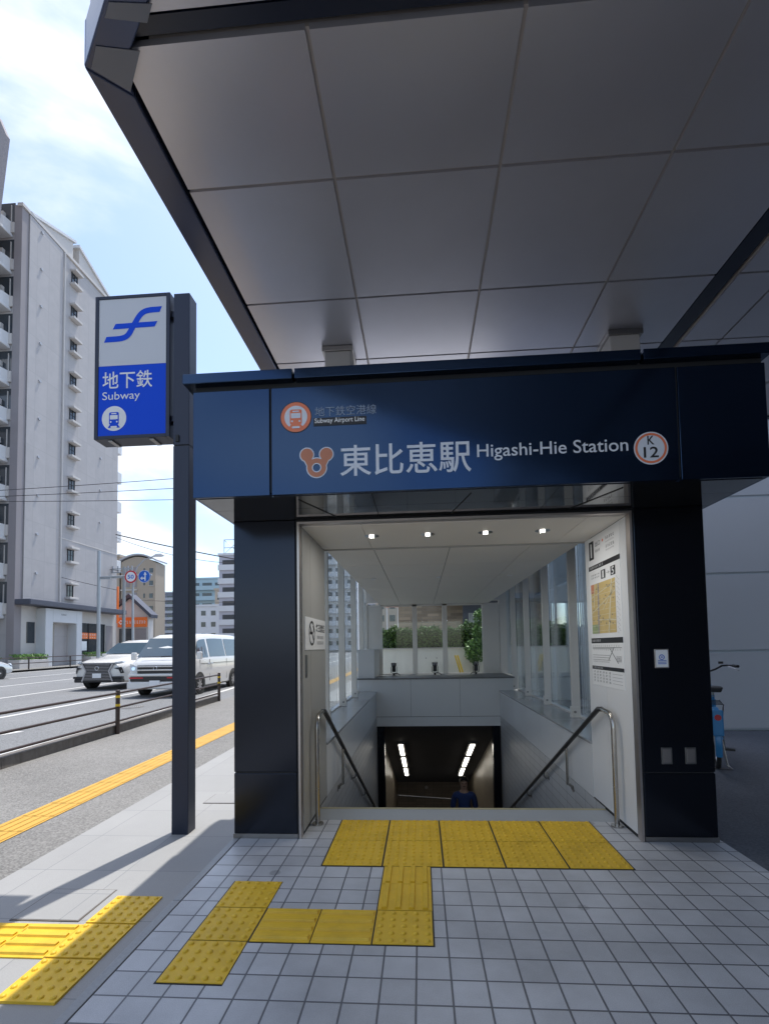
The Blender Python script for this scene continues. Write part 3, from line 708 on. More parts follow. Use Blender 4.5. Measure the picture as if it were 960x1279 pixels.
# ------------------------------------------------------------------ handrails
def rail(name, lab, x, s):
    t = thing(name, lab, 'handrail', (x, .29, 0), group='handrails down the stairs')
    pts = [(x, .29, .002), (x, .29, .30), (x, .29, .76)]
    for k in range(1, 7):
        a = R(15*k); pts.append((x, .29+.10*(1-math.cos(a)), .76+.115*math.sin(a)))
    pts += [(x, .52, .882)]
    MB().tube(pts, .019, 12).build('upright', M['rail'], t, smooth=True)
    MB().tube([(x, .29, .001), (x, .29, .014)], .045, 20).build('floor_flange', M['rail'], t, smooth=True)
    MB().tube([(x, .52, .882), (x, .60, .875), (x, 11.5, .875-.522*10.9)], .021, 12).build('handrail_bar', M['rubber'], t, smooth=True)
    z1 = .875-.522*(1.58-.60)
    xw = x-s*.055
    p = [(x, 1.56, z1-.02), (x, 1.56, .05), (x, 1.565, -.03)]+[(x-s*.05*math.sin(R(a)), 1.57, -.03-.05*(1-math.cos(R(a)))) for a in (30, 60, 90)]+[(xw-s*.004, 1.57, -.08)]
    MB().tube(p, .014, 10).build('lower_upright', M['rail'], t, smooth=True)
    MB().tube([(xw+s*.002, 1.57, -.08), (xw-s*.008, 1.57, -.08)], .035, 14).build('wall_flange', M['steel_dark'], t)
    for k in range(8):
        y = 2.55+k*1.0; z = .875-.522*(y-.60)
        pp = [(x, y, z-.015), (x, y, z-.07), (x-s*.02, y, z-.09), (xw, y, z-.09)]
        b = MB().tube(pp, .009, 8).build('bracket', M['steel_dark'], t, smooth=True)
        MB().tube([(xw+s*.004, y, z-.09), (xw-s*.008, y, z-.09)], .030, 12).build('bracket_plate', M['steel_dark'], b)
rail('handrail', 'left steel handrail with black grip going down along the left stairwell wall', -.862, 1)
rail('handrail', 'right steel handrail with black grip below the map board', 1.502, -1)

# ------------------------------------------------------------------ underground passage
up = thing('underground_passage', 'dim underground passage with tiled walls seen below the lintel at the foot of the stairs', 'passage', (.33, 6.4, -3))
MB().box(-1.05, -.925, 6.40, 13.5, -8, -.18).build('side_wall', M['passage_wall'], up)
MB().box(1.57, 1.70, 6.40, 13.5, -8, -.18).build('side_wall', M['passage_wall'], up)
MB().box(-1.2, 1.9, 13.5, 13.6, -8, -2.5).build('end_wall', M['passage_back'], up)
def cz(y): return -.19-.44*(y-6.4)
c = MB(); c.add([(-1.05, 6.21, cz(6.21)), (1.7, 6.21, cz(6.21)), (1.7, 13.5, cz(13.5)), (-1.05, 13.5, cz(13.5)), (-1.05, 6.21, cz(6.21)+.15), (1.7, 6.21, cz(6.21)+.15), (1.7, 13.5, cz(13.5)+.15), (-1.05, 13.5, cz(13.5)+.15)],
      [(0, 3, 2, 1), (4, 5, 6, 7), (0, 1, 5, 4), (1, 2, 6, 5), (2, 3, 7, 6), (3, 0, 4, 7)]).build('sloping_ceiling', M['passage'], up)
MB().tube([(-.9, 13.42, -3.75), (1.5, 13.42, -3.90)], .025, 8).build('wall_rail', M['steel_dark'], up)
MB().disc((.1, 13.49, -3.5), .06, (1, 0, 0), (0, 0, 1), 18).build('wall_plate', M['steel'], up)
n = 0
for x, side_ in ((-.52, 'left'), (1.17, 'right')):
    for k in range(3):
        y0 = 7.85+k*1.45; y1 = y0+1.10
        pos = ['nearest', 'middle', 'farthest'][k]
        f = thing('ceiling_lamp', pos+' lit fluorescent lamp in the '+side_+' row of the sloping passage ceiling', 'ceiling lamp', (x, y0, cz(y0)), group='lit fluorescent lamps in the passage')
        def bxs(x0, x1, ya, yb, t0, t1):
            return MB().add([(x0, ya, cz(ya)-t0), (x1, ya, cz(ya)-t0), (x1, yb, cz(yb)-t0), (x0, yb, cz(yb)-t0), (x0, ya, cz(ya)-t1), (x1, ya, cz(ya)-t1), (x1, yb, cz(yb)-t1), (x0, yb, cz(yb)-t1)],
                            [(0, 1, 2, 3), (4, 7, 6, 5), (0, 4, 5, 1), (1, 5, 6, 2), (2, 6, 7, 3), (3, 7, 4, 0)])
        bxs(x-.10, x+.10, y0-.03, y1+.03, .002, .05).build('housing', M['steel_dark'], f)
        bxs(x-.05, x+.05, y0, y1, .05, .075).build('diffuser', M['tube'], f)

# person climbing the stairs
def person(x, y):
    import math as _m
    i = int((y-.70)/.3077); zf = -.16*(i+1); i2 = i-1; zf2 = -.16*(i2+1)
    root = thing('person', 'person in a blue shirt climbing the stairs far below in the dim passage', 'person', (x, y, zf))
    # facing -Y ; left leg one step higher (closer)
    V = [(0, 0, .93), (0, 0, 1.08), (0, 0, 1.28), (0, 0, 1.42), (0, -.01, 1.52), (0, -.02, 1.62), (0, -.02, 1.71),
         (.09, 0, .90), (.10, -.04, .50), (.10, .05, .08), (.10, -.07, .04),
         (-.09, 0, .90), (-.10, -.22, .66), (-.10, -.24, .25), (-.10, -.36, .20),
         (.19, 0, 1.40), (.24, .03, 1.12), (.24, -.10, .88), (.24, -.13, .80),
         (-.19, 0, 1.40), (-.24, .03, 1.12), (-.25, -.06, .87), (-.25, -.09, .79)]
    E_ = [(0, 1), (1, 2), (2, 3), (3, 4), (4, 5), (5, 6), (0, 7), (7, 8), (8, 9), (9, 10), (0, 11), (11, 12), (12, 13), (13, 14), (3, 15), (15, 16), (16, 17), (17, 18), (3, 19), (19, 20), (20, 21), (21, 22)]
    Rr = [.13, .12, .14, .10, .055, .085, .075, .09, .06, .045, .04, .09, .06, .045, .04, .06, .045, .035, .04, .06, .045, .035, .04]
    me = bpy.data.meshes.new('body'); me.from_pydata(V, E_, []); me.materials.append(M['skin'])
    o = bpy.data.objects.new('body', me); col.objects.link(o); o.parent = root
    md = o.modifiers.new('skin', 'SKIN'); md.use_smooth_shade = True
    for k, r in enumerate(Rr): me.skin_vertices[0].data[k].radius = (r, r*.8)
    me.skin_vertices[0].data[0].use_root = True
    o.modifiers.new('sub', 'SUBSURF').levels = 1; o.modifiers['sub'].render_levels = 2
    def cloth(nm, idx, rs, m_):
        mp_ = {v: k for k, v in enumerate(idx)}
        ed = [(mp_[a], mp_[b]) for a, b in E_ if a in mp_ and b in mp_]
        m2 = bpy.data.meshes.new(nm); m2.from_pydata([V[k] for k in idx], ed, []); m2.materials.append(m_)
        q = bpy.data.objects.new(nm, m2); col.objects.link(q); q.parent = root
        mdd = q.modifiers.new('skin', 'SKIN'); mdd.use_smooth_shade = True
        for k, v in enumerate(idx): m2.skin_vertices[0].data[k].radius = (Rr[v]+rs, Rr[v]*.8+rs)
        m2.skin_vertices[0].data[0].use_root = True
        s_ = q.modifiers.new('sub', 'SUBSURF'); s_.levels = 1; s_.render_levels = 2
    cloth('shirt', [0, 1, 2, 3, 15, 16, 19, 20], .022, M['shirt'])
    cloth('trousers', [0, 7, 8, 9, 11, 12, 13], .018, M['trouser'])
    hb = MB()
    for la in range(0, 6):
        for lo in range(16): pass
    nlat, nlon = 7, 18; o_ = 0
    for a in range(nlat):
        th_ = R(a*15)
        for b in range(nlon):
            ph = 2*math.pi*b/nlon; rr2 = .112
            front = max(0, -math.sin(ph)); lim = th_*(1-.35*front)
            hb.v.append((rr2*.86*math.sin(lim)*math.cos(ph), .0+rr2*math.sin(lim)*math.sin(ph)-.005, 1.665+rr2*1.05*math.cos(lim)))
    for a in range(nlat-1):
        for b in range(nlon): hb.f.append((a*nlon+b, a*nlon+(b+1) % nlon, (a+1)*nlon+(b+1) % nlon, (a+1)*nlon+b))
    hb.build('hair', M['hair'], root, smooth=True, local=True)
    fc = MB().disc((-.032, -.098, 1.655), .010, (1, 0, 0), (0, 0, 1), 10).disc((.032, -.098, 1.655), .010, (1, 0, 0), (0, 0, 1), 10); fc.box(-.025, .025, -.100, -.090, 1.595, 1.603)
    fc.build('eyes_and_mouth', M['hair'], root, local=True)
    MB().add([(0, -.088, 1.66), (-.014, -.088, 1.622), (.014, -.088, 1.622), (0, -.118, 1.624)], [(0, 1, 3), (0, 3, 2), (1, 2, 3)]).build('nose', M['skin'], root, local=True)
person(.83, 6.5)

# ------------------------------------------------------------------ spotlights on the end ledge
def spot(x, lab, s):
    t = thing('spotlight', lab, 'spotlight', (x, 7.15, .80), group='black spotlights on the ledge')
    MB().tube([(x, 7.15, .985), (x, 7.15, 1.0), (x, 7.15, 1.075)], [.035, .055, .062], 18).build('lamp_head', M['car_dark'], t, smooth=True)
    MB().tube([(x, 7.15, .875), (x, 7.15, .985)], [.045, .040], 16).build('lamp_body', M['car_dark'], t, smooth=True)
    MB().disc((x, 7.092, 1.04), .045, (1, 0, 0), (0, -.2, 1), 20).build('lens', M['rim'], t)
    MB().tube([(x-.065, 7.15, .99), (x-.065, 7.15, .86), (x, 7.15, .84), (x+.065, 7.15, .86), (x+.065, 7.15, .99)], .007, 6).build('yoke', M['car_dark'], t)
    MB().tube([(x, 7.15, .801), (x, 7.15, .85)], .022, 12).build('base', M['car_dark'], t)
    MB().tube([(x, 7.12, .84), (x+s*.05, 7.08, .85), (x+s*.10, 7.05, .84), (x+s*.14, 7.03, .805)], .008, 6).build('cable', M['car_dark'], t)
spot(-.61, 'leftmost of the three black spotlights on the dark ledge under the back window', 1)
spot(.305, 'middle one of the three black spotlights on the ledge, before the central pane', 1)
spot(1.21, 'rightmost black spotlight on the ledge, before the leafy plant', -1)

# ------------------------------------------------------------------ outside the back window
t = thing('garden_wall', 'low cream wall behind the back window below the hedge', 'wall', (.3, 9, 0))
MB().box(-1.12, 3.9, 9.0, 9.2, 0, 1.38, .01).build('wall_face', M['bwall'], t)
MB().box(-1.15, 3.95, 8.97, 9.23, 1.382, 1.40).build('coping', M['apt_light'], t)
mb = MB()
for k in range(3): mb.disc((-.15+k*.28, 8.998, 1.13), .012, (1, 0, 0), (0, 0, 1), 10)
mb.build('weep_hole', M['groove'], t)
def leaves(n, fn, size, seed):
    rr = random.Random(seed); mb = MB()
    for k in range(n):
        p = Vector(fn(rr)); d = Vector((rr.gauss(0, 1), rr.gauss(0, 1), rr.gauss(0, 1)+.4)).normalized(); e = d.orthogonal().normalized()
        e = Matrix.Rotation(rr.uniform(0, 6.28), 3, d) @ e; f = d.cross(e); s_ = size*rr.uniform(.6, 1.3)
        mb.quad(p-e*s_, p+f*s_*.45, p+e*s_, p-f*s_*.45)
    return mb
hg = thing('hedge', 'dense clipped green hedge standing above the cream wall', 'hedge', (0, 9.5, 1.38))
def hf(rr):
    x = rr.uniform(-1.1, 3.8); y = rr.uniform(9.15, 10.0)
    top = 1.93+.05*math.sin(x*7)+.04*math.sin(x*17+1)+(.16 if x > 1.2 else 0)
    if rr.random() < .5: y = 9.2+abs(rr.gauss(0, .05))
    z = 1.40+(top-1.40)*(rr.random()**.8)
    return (x, y, z+ (rr.gauss(0, .035) if rr.random() < .3 else 0))
leaves(15000, hf, .034, 3).build('foliage', M['leaf'], hg)
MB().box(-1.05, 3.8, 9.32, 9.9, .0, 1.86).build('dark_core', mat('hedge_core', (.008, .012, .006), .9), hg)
sb = thing('shrub', 'light green leafy plant in front of the cream wall, behind the right pane', 'shrub', (1.32, 8.7, 0))
def sf(rr):
    q = rr.random()
    if q < .6: c_, r_ = (1.38, 8.75, 1.30), (.27, .2, .33)
    elif q < .85: c_, r_ = (1.52, 8.8, 1.72), (.20, .15, .30)
    else: c_, r_ = (1.50, 8.8, 2.15), (.14, .12, .28)
    a = Vector((rr.gauss(0, 1), rr.gauss(0, 1), rr.gauss(0, 1))).normalized()*(rr.random()**.45)
    return (c_[0]+a.x*r_[0], c_[1]+a.y*r_[1], c_[2]+a.z*r_[2])
leaves(1500, sf, .045, 4).build('foliage', M['leaf_l'], sb)
MB().tube([(1.35, 8.75, 0), (1.38, 8.76, .9), (1.48, 8.78, 1.6), (1.52, 8.8, 2.2)], [.022, .018, .012, .006], 7).tube([(1.38, 8.76, .9), (1.25, 8.72, 1.3)], [.012, .005], 6).build('stem', M['bark'], sb)
cgd = thing('cable_guard', 'pair of slanted yellow stay wire covers outside the back window', 'cable guard', (1.0, 8.6, 0))
for dx in (0, .06): MB().tube([(1.20+dx, 8.6, .02), (.86+dx, 8.6, 1.20)], .022, 8).build('cover', M['guard'], cgd, smooth=True)
bk = thing('brick_building', 'tan brick building with curved eave rising behind the hedge', 'building', (3, 14, 0))
MB().box(-.80, 6.5, 14.0, 26, 0, 9.0).build('wall', M['brick'], bk)
e_ = MB(); pts = [(.62, 13.95)]
for k in range(13):
    a = R(180+k*7.5); pts.append((2.4+1.8*math.cos(a), 13.9+1.5*math.sin(a)))
pts += [(6.4, 12.4), (6.4, 13.95)]
e_.prism(pts, 2.98, 3.15, 'z').build('curved_eave', M['bdark'], bk)
MB().box(1.55, 6.5, 13.90, 13.98, 0, 2.95).build('recess_wall', M['bdark'], bk)
o = MB().box(1.75, 2.6, 13.82, 13.89, 1.6, 2.62).build('window', M['bwall'], bk)
mb = MB()
for k in range(9): mb.box(1.78+k*.09, 1.79+k*.09, 13.80, 13.82, 1.6, 2.62)
mb.build('window_bar', M['galv'], o)

# ------------------------------------------------------------------ canopy
cp = thing('canopy', 'huge grey panelled canopy with dark edge beam sheltering the station entrance', 'canopy', (0, .2, 4))
def clip(poly, a, b, c):
    """keep a*x+b*y<=c"""
    out = []
    for i in range(len(poly)):
        p, q = poly[i], poly[(i+1) % len(poly)]; dp = a*p[0]+b*p[1]-c; dq = a*q[0]+b*q[1]-c
        if dp <= 0: out.append(p)
        if dp*dq < 0:
            t_ = dp/(dp-dq); out.append((p[0]+(q[0]-p[0])*t_, p[1]+(q[1]-p[1])*t_))
    return out
def panels(mb, x0, x1, y0, y1, z0, z1, gx, gy, poly, gap=.009):
    gx = sorted(gx); gy = sorted(gy)
    xs_ = [x0]+[v for v in gx if x0 < v < x1]+[x1]; ys_ = [y0]+[v for v in gy if y0 < v < y1]+[y1]
    for a, b in zip(xs_, xs_[1:]):
        for c_, d in zip(ys_, ys_[1:]):
            p = [(a+gap, c_+gap), (b-gap, c_+gap), (b-gap, d-gap), (a+gap, d-gap)]
            for hp in poly: p = clip(p, *hp)
            if len(p) >= 3: mb.prism(p, z0, z1, 'z')
GX = [-.42, .475, 1.37, 2.6]+[3.5+.9*k for k in range(14)]; GY = [-1.15, -.25, .50, 1.25, -2.75, -3.65, -4.55, -5.45, -6.35, -7.25, -8.15, -9.05, -10, -11, -12]
dg_n = (-.66, -.75)   # outward normal of the diagonal edge
def dg(off): return (dg_n[0], dg_n[1], dg_n[0]*-1.416+dg_n[1]*-1.751+off)
mb = MB()
panels(mb, -1.25, 2.12, -1.80, 2.0, 4.0, 4.03, GX, GY, [dg(-.13)])
panels(mb, 2.27, 16, -1.80, 2.0, 4.0, 4.03, GX, GY, [])
panels(mb, -1.25, 2.12, -6.5, -1.885, 4.0, 4.03, GX, GY, [dg(-.13)])
panels(mb, 2.27, 16, -4.6, -1.885, 4.0, 4.03, GX, GY, [dg(-.13)])
mb.build('soffit_panels', M['soffit'], cp)
# bright joint profiles recessed between panels
mb = MB()
mb.prism([(-1.235, 2.0), (-1.235, -1.60), (-1.10, -1.79), (2.115, -1.79), (2.115, 2.0)], 4.016, 4.05, 'z')
mb.prism([(2.275, 2.0), (2.275, -1.79), (16, -1.79), (16, 2.0)], 4.016, 4.05, 'z')
mb.prism([(-.98, -1.90), (2.115, -4.62), (2.115, -1.90)], 4.016, 4.05, 'z')
mb.prism([(2.275, -1.90), (2.275, -4.58), (16, -4.58), (16, -1.90)], 4.016, 4.05, 'z')
mb.build('joint_profile', M['soffit_edge'], cp)
def edge_strip(mb, pts, inn, out, z0, z1): pass
fl_ = MB()
# edge flange following left side and diagonal, mitred
outer = [(-1.415, 2.05), (-1.415, -1.751), (2.75, -5.45), (2.75, -6.6)]
inner = [(-1.262, 2.05), (-1.262, -1.60), (-1.125, -1.755), (2.85, -5.30)]
fl_.prism([(-1.415, 2.05), (-1.262, 2.05), (-1.262, -1.625), (-1.415, -1.751)], 3.985, 4.20, 'z')
def off_line(x, d):   # point on diagonal line shifted inward by d, at given x
    # line: n.(p - p0) = -d
    return ((dg_n[0]*-1.416+dg_n[1]*-1.751-d)-dg_n[0]*x)/dg_n[1]
fl_.prism([(-1.415, -1.755), (-1.262, -1.629), (-1.262, off_line(-1.262, .125)), (11.6, off_line(11.6, .125)), (11.6, off_line(11.6, 0)), (-1.40, off_line(-1.40, 0))], 3.985, 4.20, 'z')
fl_.build('edge_beam', M['flange'], cp, bevel=.006)
cpn = mat('corner_plate_grey', (.13, .145, .18), .35, metal=.5, var=.1)
for q_ in ([(-1.313, -1.821), (-1.139, -1.79), (-1.269, -1.65), (-1.386, -1.748)], [(-1.218, -1.904), (-1.171, -1.948), (-1.005, -1.93), (-1.057, -1.876)]):
    MB().prism(q_, 3.9815, 3.984, 'z').build('corner_plate', cpn, cp)
MB().box(-1.20, 16, -1.872, -1.810, 4.02, 4.12).box(2.135, 2.255, -1.80, 2.0, 4.02, 4.12).box(2.135, 2.255, -4.7, -1.89, 4.02, 4.12).build('cross_trough', M['trough'], cp)
mb = MB()
top = [(-1.40, 2.05), (-1.40, -1.74), (11.6, off_line(11.6, .01)), (16, -13.2), (16, 2.05)]
mb.prism(top, 4.12, 4.42, 'z'); mb.build('roof_deck', M['flange'], cp)
MB().box(-1.262, 16, 2.0, 2.06, 3.985, 4.12).build('rear_beam', M['flange'], cp)
for k, (xa, xb) in enumerate(((-.768, -.544), (1.60, 1.84))):
    p = thing('canopy_post', ['left', 'right'][k]+' short pale square post between the dark header and the canopy', 'post', ((xa+xb)/2, .4, 3.257), group='short posts under the canopy')
    MB().box(xa, xb, .30, .52, 3.258, 3.999, .01).build('post_shaft', M['post'], p)
    MB().box(xa-.02, xb+.02, .28, .54, 3.955, 3.998, .004).build('post_collar', M['steel_dark'], p)

# ------------------------------------------------------------------ subway sign on its pole
sp = thing('sign_pole', 'dark square steel pole on the sidewalk carrying the blue and white subway box', 'pole', (-2.04, .4, -.11))
MB().box(-2.116, -1.972, .333, .468, -.112, 3.215, .004).box(-2.116, -1.972, .333, .468, 3.223, 4.59, .004).build('pole_shaft', M['navy_pole'], sp)
MB().box(-2.110, -1.978, .339, .462, 3.21, 3.23).build('pole_joint', M['groove'], sp)
MB().box(-2.09, -2.06, .322, .333, 3.25, 3.31, .002).build('lock_plate', M['groove'], sp)
bx = thing('subway_sign', 'blue and white subway sign box with train symbol on the dark pole', 'sign', (-2.5, .4, 3.3))
SX0, SX1, SZ0, SZ1 = -2.838, -2.150, 3.303, 4.606
mb = MB().box(SX0, SX0+.035, .33, .50, SZ0, SZ1, .003).box(SX1-.035, SX1, .33, .50, SZ0, SZ1, .003).box(SX0+.035, SX1-.035, .33, .50, SZ1-.03, SZ1, .003).box(SX0+.035, SX1-.035, .33, .50, SZ0, SZ0+.03, .003)
mb.build('frame', M['navy_pole'], bx)
MB().box(SX0+.03, SX1-.03, .345, .485, SZ0+.012, SZ1-.012).build('box_core', M['jamb'], bx)
wf = MB().box(SX0+.035, SX1-.035, .335, .344, 3.966, SZ1-.031).build('white_face', M['sign_white'], bx)
bf = MB().box(SX0+.035, SX1-.035, .335, .344, SZ0+.031, 3.964).build('blue_face', M['sign_blue'], bx)
MB().box(SX1, -2.116, .36, .44, 3.45, 3.50).build('bracket', M['navy_pole'], bx)
MB().box(SX1, -2.116, .36, .44, 4.40, 4.45).build('bracket', M['navy_pole'], bx)
mb = MB()
for x in (-2.70, -2.32): mb.box(x-.02, x+.02, .35, .48, SZ0-.012, SZ0+.001)
mb.build('base_clip', M['steel_dark'], bx)
# swoosh f emblem
Yf = .3335
def band(mb, pts, w_, Y):
    n_ = len(pts); L_ = []; R_ = []
    for i, (x, z) in enumerate(pts):
        a = pts[max(0, i-1)]; b = pts[min(n_-1, i+1)]; dx, dz = b[0]-a[0], b[1]-a[1]; l = math.hypot(dx, dz); nx, nz = -dz/l, dx/l
        # horizontal ends keep a slanted cut
        L_.append((x+nx*w_/2+(nz*w_*.22 if i in (0, n_-1) else 0), z+nz*w_/2)); R_.append((x-nx*w_/2-(nz*w_*.22 if i in (0, n_-1) else 0), z-nz*w_/2))
    for i in range(n_-1): mb.quad((L_[i][0], Y, L_[i][1]), (L_[i+1][0], Y, L_[i+1][1]), (R_[i+1][0], Y, R_[i+1][1]), (R_[i][0], Y, R_[i][1]))
def bez(p0, p1, p2, p3, n_=10):
    return [tuple((1-t)**3*a+3*(1-t)**2*t*b+3*(1-t)*t*t*c_+t**3*d for a, b, c_, d in zip(p0, p1, p2, p3)) for t in [k/n_ for k in range(n_+1)]]
mb = MB()
path = [(-2.745, 4.207), (-2.69, 4.208)]+bez((-2.66, 4.208), (-2.52, 4.205), (-2.53, 4.25), (-2.48, 4.33), 10)+bez((-2.48, 4.33), (-2.43, 4.41), (-2.42, 4.46), (-2.30, 4.457), 10)[1:]+[(-2.235, 4.458)]
band(mb, path, .052, Yf)
mb.quad((-2.675, Yf-.0003, 4.298), (-2.29, Yf-.0003, 4.302), (-2.265, Yf-.0003, 4.350), (-2.65, Yf-.0003, 4.347))
mb.build('curved_emblem', M['sign_blue'], wf)
mb = MB(); put_text(mb, '地下鉄', (-2.765, Yf, 3.755), (.457, 0, .0), (0, 0, .158), .008); put_text(mb, 'Subway', (-2.765, Yf, 3.635), (.345, 0, 0), (0, 0, .093), .0); mb.build('lettering', M['white'], bf)
train(bf, (-2.655, 3.487), .112, M['white'], M['sign_blue'], Yf, M['white'])
# ------------------------------------------------------------------ guard rail beside the kerb
gr = thing('guard_rail', 'dark brown pipe guard rail with yellow banded posts along the near kerb', 'guard rail', (-5.55, 4.8, 0))
posts = [(-5.52, -4.7), (-5.52, .05), (-5.525, 4.824), (-5.68, 9.596)]
for i, (x, y) in enumerate(posts):
    z = fz(y); o = MB().tube([(x, y, z), (x, y, z+.79), (x, y, z+.80)], [.038, .038, .02], 14).build('post', M['brown'], gr, smooth=True)
    MB().tube([(x, y, z+.50), (x, y, z+.545)], .040, 14).tube([(x, y, z+.655), (x, y, z+.70)], .040, 14).build('yellow_band', M['band'], o, smooth=True)
for h_ in (.74, .48, .23): MB().tube([(x, y, fz(y)+h_) for x, y in posts], .021, 10).build('pipe', M['brown'], gr, smooth=True)
gf = thing('guard_rail', 'thin brown pipe guard rail along the far pavement', 'guard rail', (-26.7, 30, .3))
for k in range(8):
    y = 12+k*3.9; MB().tube([(-26.75, y, fz(y)), (-26.75, y, fz(y)+.95)], .045, 8).build('post', M['brown'], gf)
for h_ in (.92, .55): MB().tube([(-26.75, 12, fz(12)+h_), (-26.75, 39.3, fz(39.3)+h_)], .03, 8).build('pipe', M['brown'], gf)

# ------------------------------------------------------------------ vehicles
def wheel(x, y, z, r, w_, root, s, nm='wheel'):
    o = MB(); prof = [(r*.60, .0), (r*.88, .0), (r, w_*.18), (r, w_*.82), (r*.88, w_), (r*.60, w_)]; seg = 28; n_ = len(prof)
    for k in range(seg):
        a = 2*math.pi*k/seg
        for rr, d in prof: o.v.append((x-s*d, y+rr*math.cos(a), z+rr*math.sin(a)))
    for k in range(seg):
        for j in range(n_-1): a = k*n_+j; b = ((k+1) % seg)*n_+j; o.f.append((a, b, b+1, a+1))
    t_ = o.build(nm, M['tyre'], root, smooth=True, local=True)
    h_ = MB(); h_.disc((x-s*.02, y, z), r*.60, (0, 1, 0), (0, 0, 1), 24, r*.52)
    for k in range(7):
        a = 2*math.pi*k/7; c_, s_ = math.cos(a), math.sin(a); c2, s2 = math.cos(a+1.57), math.sin(a+1.57)
        q = lambda rad, off: (x-s*.015, y+rad*c_+off*c2, z+rad*s_+off*s2)
        h_.quad(q(r*.08, -.035), q(r*.56, -.022), q(r*.56, .022), q(r*.08, .035))
    h_.disc((x-s*.012, y, z), r*.13, (0, 1, 0), (0, 0, 1), 14)
    h_.build('rim', M['rim'], t_, local=True)
    MB().disc((x-s*.08, y, z), r*.58, (0, 1, 0), (0, 0, 1), 20).build('wheel_well', M['car_dark'], t_, local=True)
def car_body(st):
    """st: stations (y, zb, zbelt, zroof, wb, wbelt, wroof)"""
    mb = MB(); n_ = 0
    for (y, zb, zl, zr, wb, wl, wr) in st:
        half = [(0, zb), (wb*.9, zb), (wb, zb+.07), (wb+(wl-wb)*.6+.012, zb+(zl-zb)*.55), (wl, zl-.05), (wl-.015, zl), (wr+.01, zr-.09), (wr-.04, zr-.03), (wr-.16, zr), (0, zr+.012)]
        ring = half+[(-a, b) for a, b in half[-2:0:-1]]; n_ = len(ring); mb.v += [(a, y, b) for a, b in ring]
    for i in range(len(st)-1):
        for j in range(n_): a = i*n_+j; b = i*n_+(j+1) % n_; mb.f.append((a, b, b+n_, a+n_))
    mb.f.append(tuple(range(n_))); mb.f.append(tuple((len(st)-1)*n_+k for k in range(n_)))
    return mb
def lerp(a, b, t): return tuple(p+(q-p)*t for p, q in zip(a, b))
def pane_side(mb, A, Bq, f0, f1, s, off=.008):
    """glass strip on the side between two stations, f0..f1 of the belt-roof height"""
    def P(q, f):
        y, zb, zl, zr, wb, wl, wr = q; z = zl+(zr-.09-zl)*f; w_ = wl-.015+(wr+.01-wl+.015)*f; return (s*(w_+off), y, z)
    mb.quad(P(A, f0), P(Bq, f0), P(Bq, f1), P(A, f1))
def interp(st, y):
    for a, b in zip(st, st[1:]):
        if a[0] <= y <= b[0]: return lerp(a, b, (y-a[0])/(b[0]-a[0]+1e-9))
    return st[-1]
def windscreen(mb, a, b, inset, off=.012, f0=.05, f1=.93):
    y0, z0, w0 = a; y1, z1, w1 = b
    def P(t, s): return (s*(w0+(w1-w0)*t-inset), y0+(y1-y0)*t-off, z0+(z1-z0)*t+off)
    c0, c1 = P(f0, 1), P(f1, 1)
    mb.quad(P(f0, -1), (0, P(f0, 0)[1]-.02, P(f0, 0)[2]), P(f0, 1), P(f1, 1), (0, P(f1, 0)[1]-.01, P(f1, 0)[2]), P(f1, -1))

# white one-box van (front towards -Y)
van = thing('van', 'long white one-box van in the near lane partly hidden by the dark sign pole', 'van', (-8.10, 10.62, fz(11)+.0), R(0))
VS = [(.00, .30, .62, .70, .72, .74, .66), (.03, .26, .70, .98, .86, .88, .74), (.14, .24, .84, 1.10, .90, .92, .82), (.30, .23, 1.02, 1.20, .92, .93, .84), (.62, .22, 1.14, 1.52, .925, .935, .80), (1.00, .22, 1.15, 1.86, .93, .935, .76),
      (1.25, .22, 1.15, 1.95, .93, .935, .74), (2.2, .22, 1.15, 2.0, .93, .935, .74), (4.2, .22, 1.15, 2.0, .93, .935, .74), (4.62, .24, 1.15, 1.96, .92, .93, .73), (4.80, .30, 1.12, 1.86, .90, .91, .72), (4.85, .42, 1.05, 1.5, .85, .86, .70)]
vb = car_body(VS).build('body', M['car_white'], van, smooth=True, local=True)
mb = MB(); windscreen(mb, (.31, 1.20, .88), (1.02, 1.87, .82), .07); mb.build('windscreen', M['car_glass'], van, local=True)
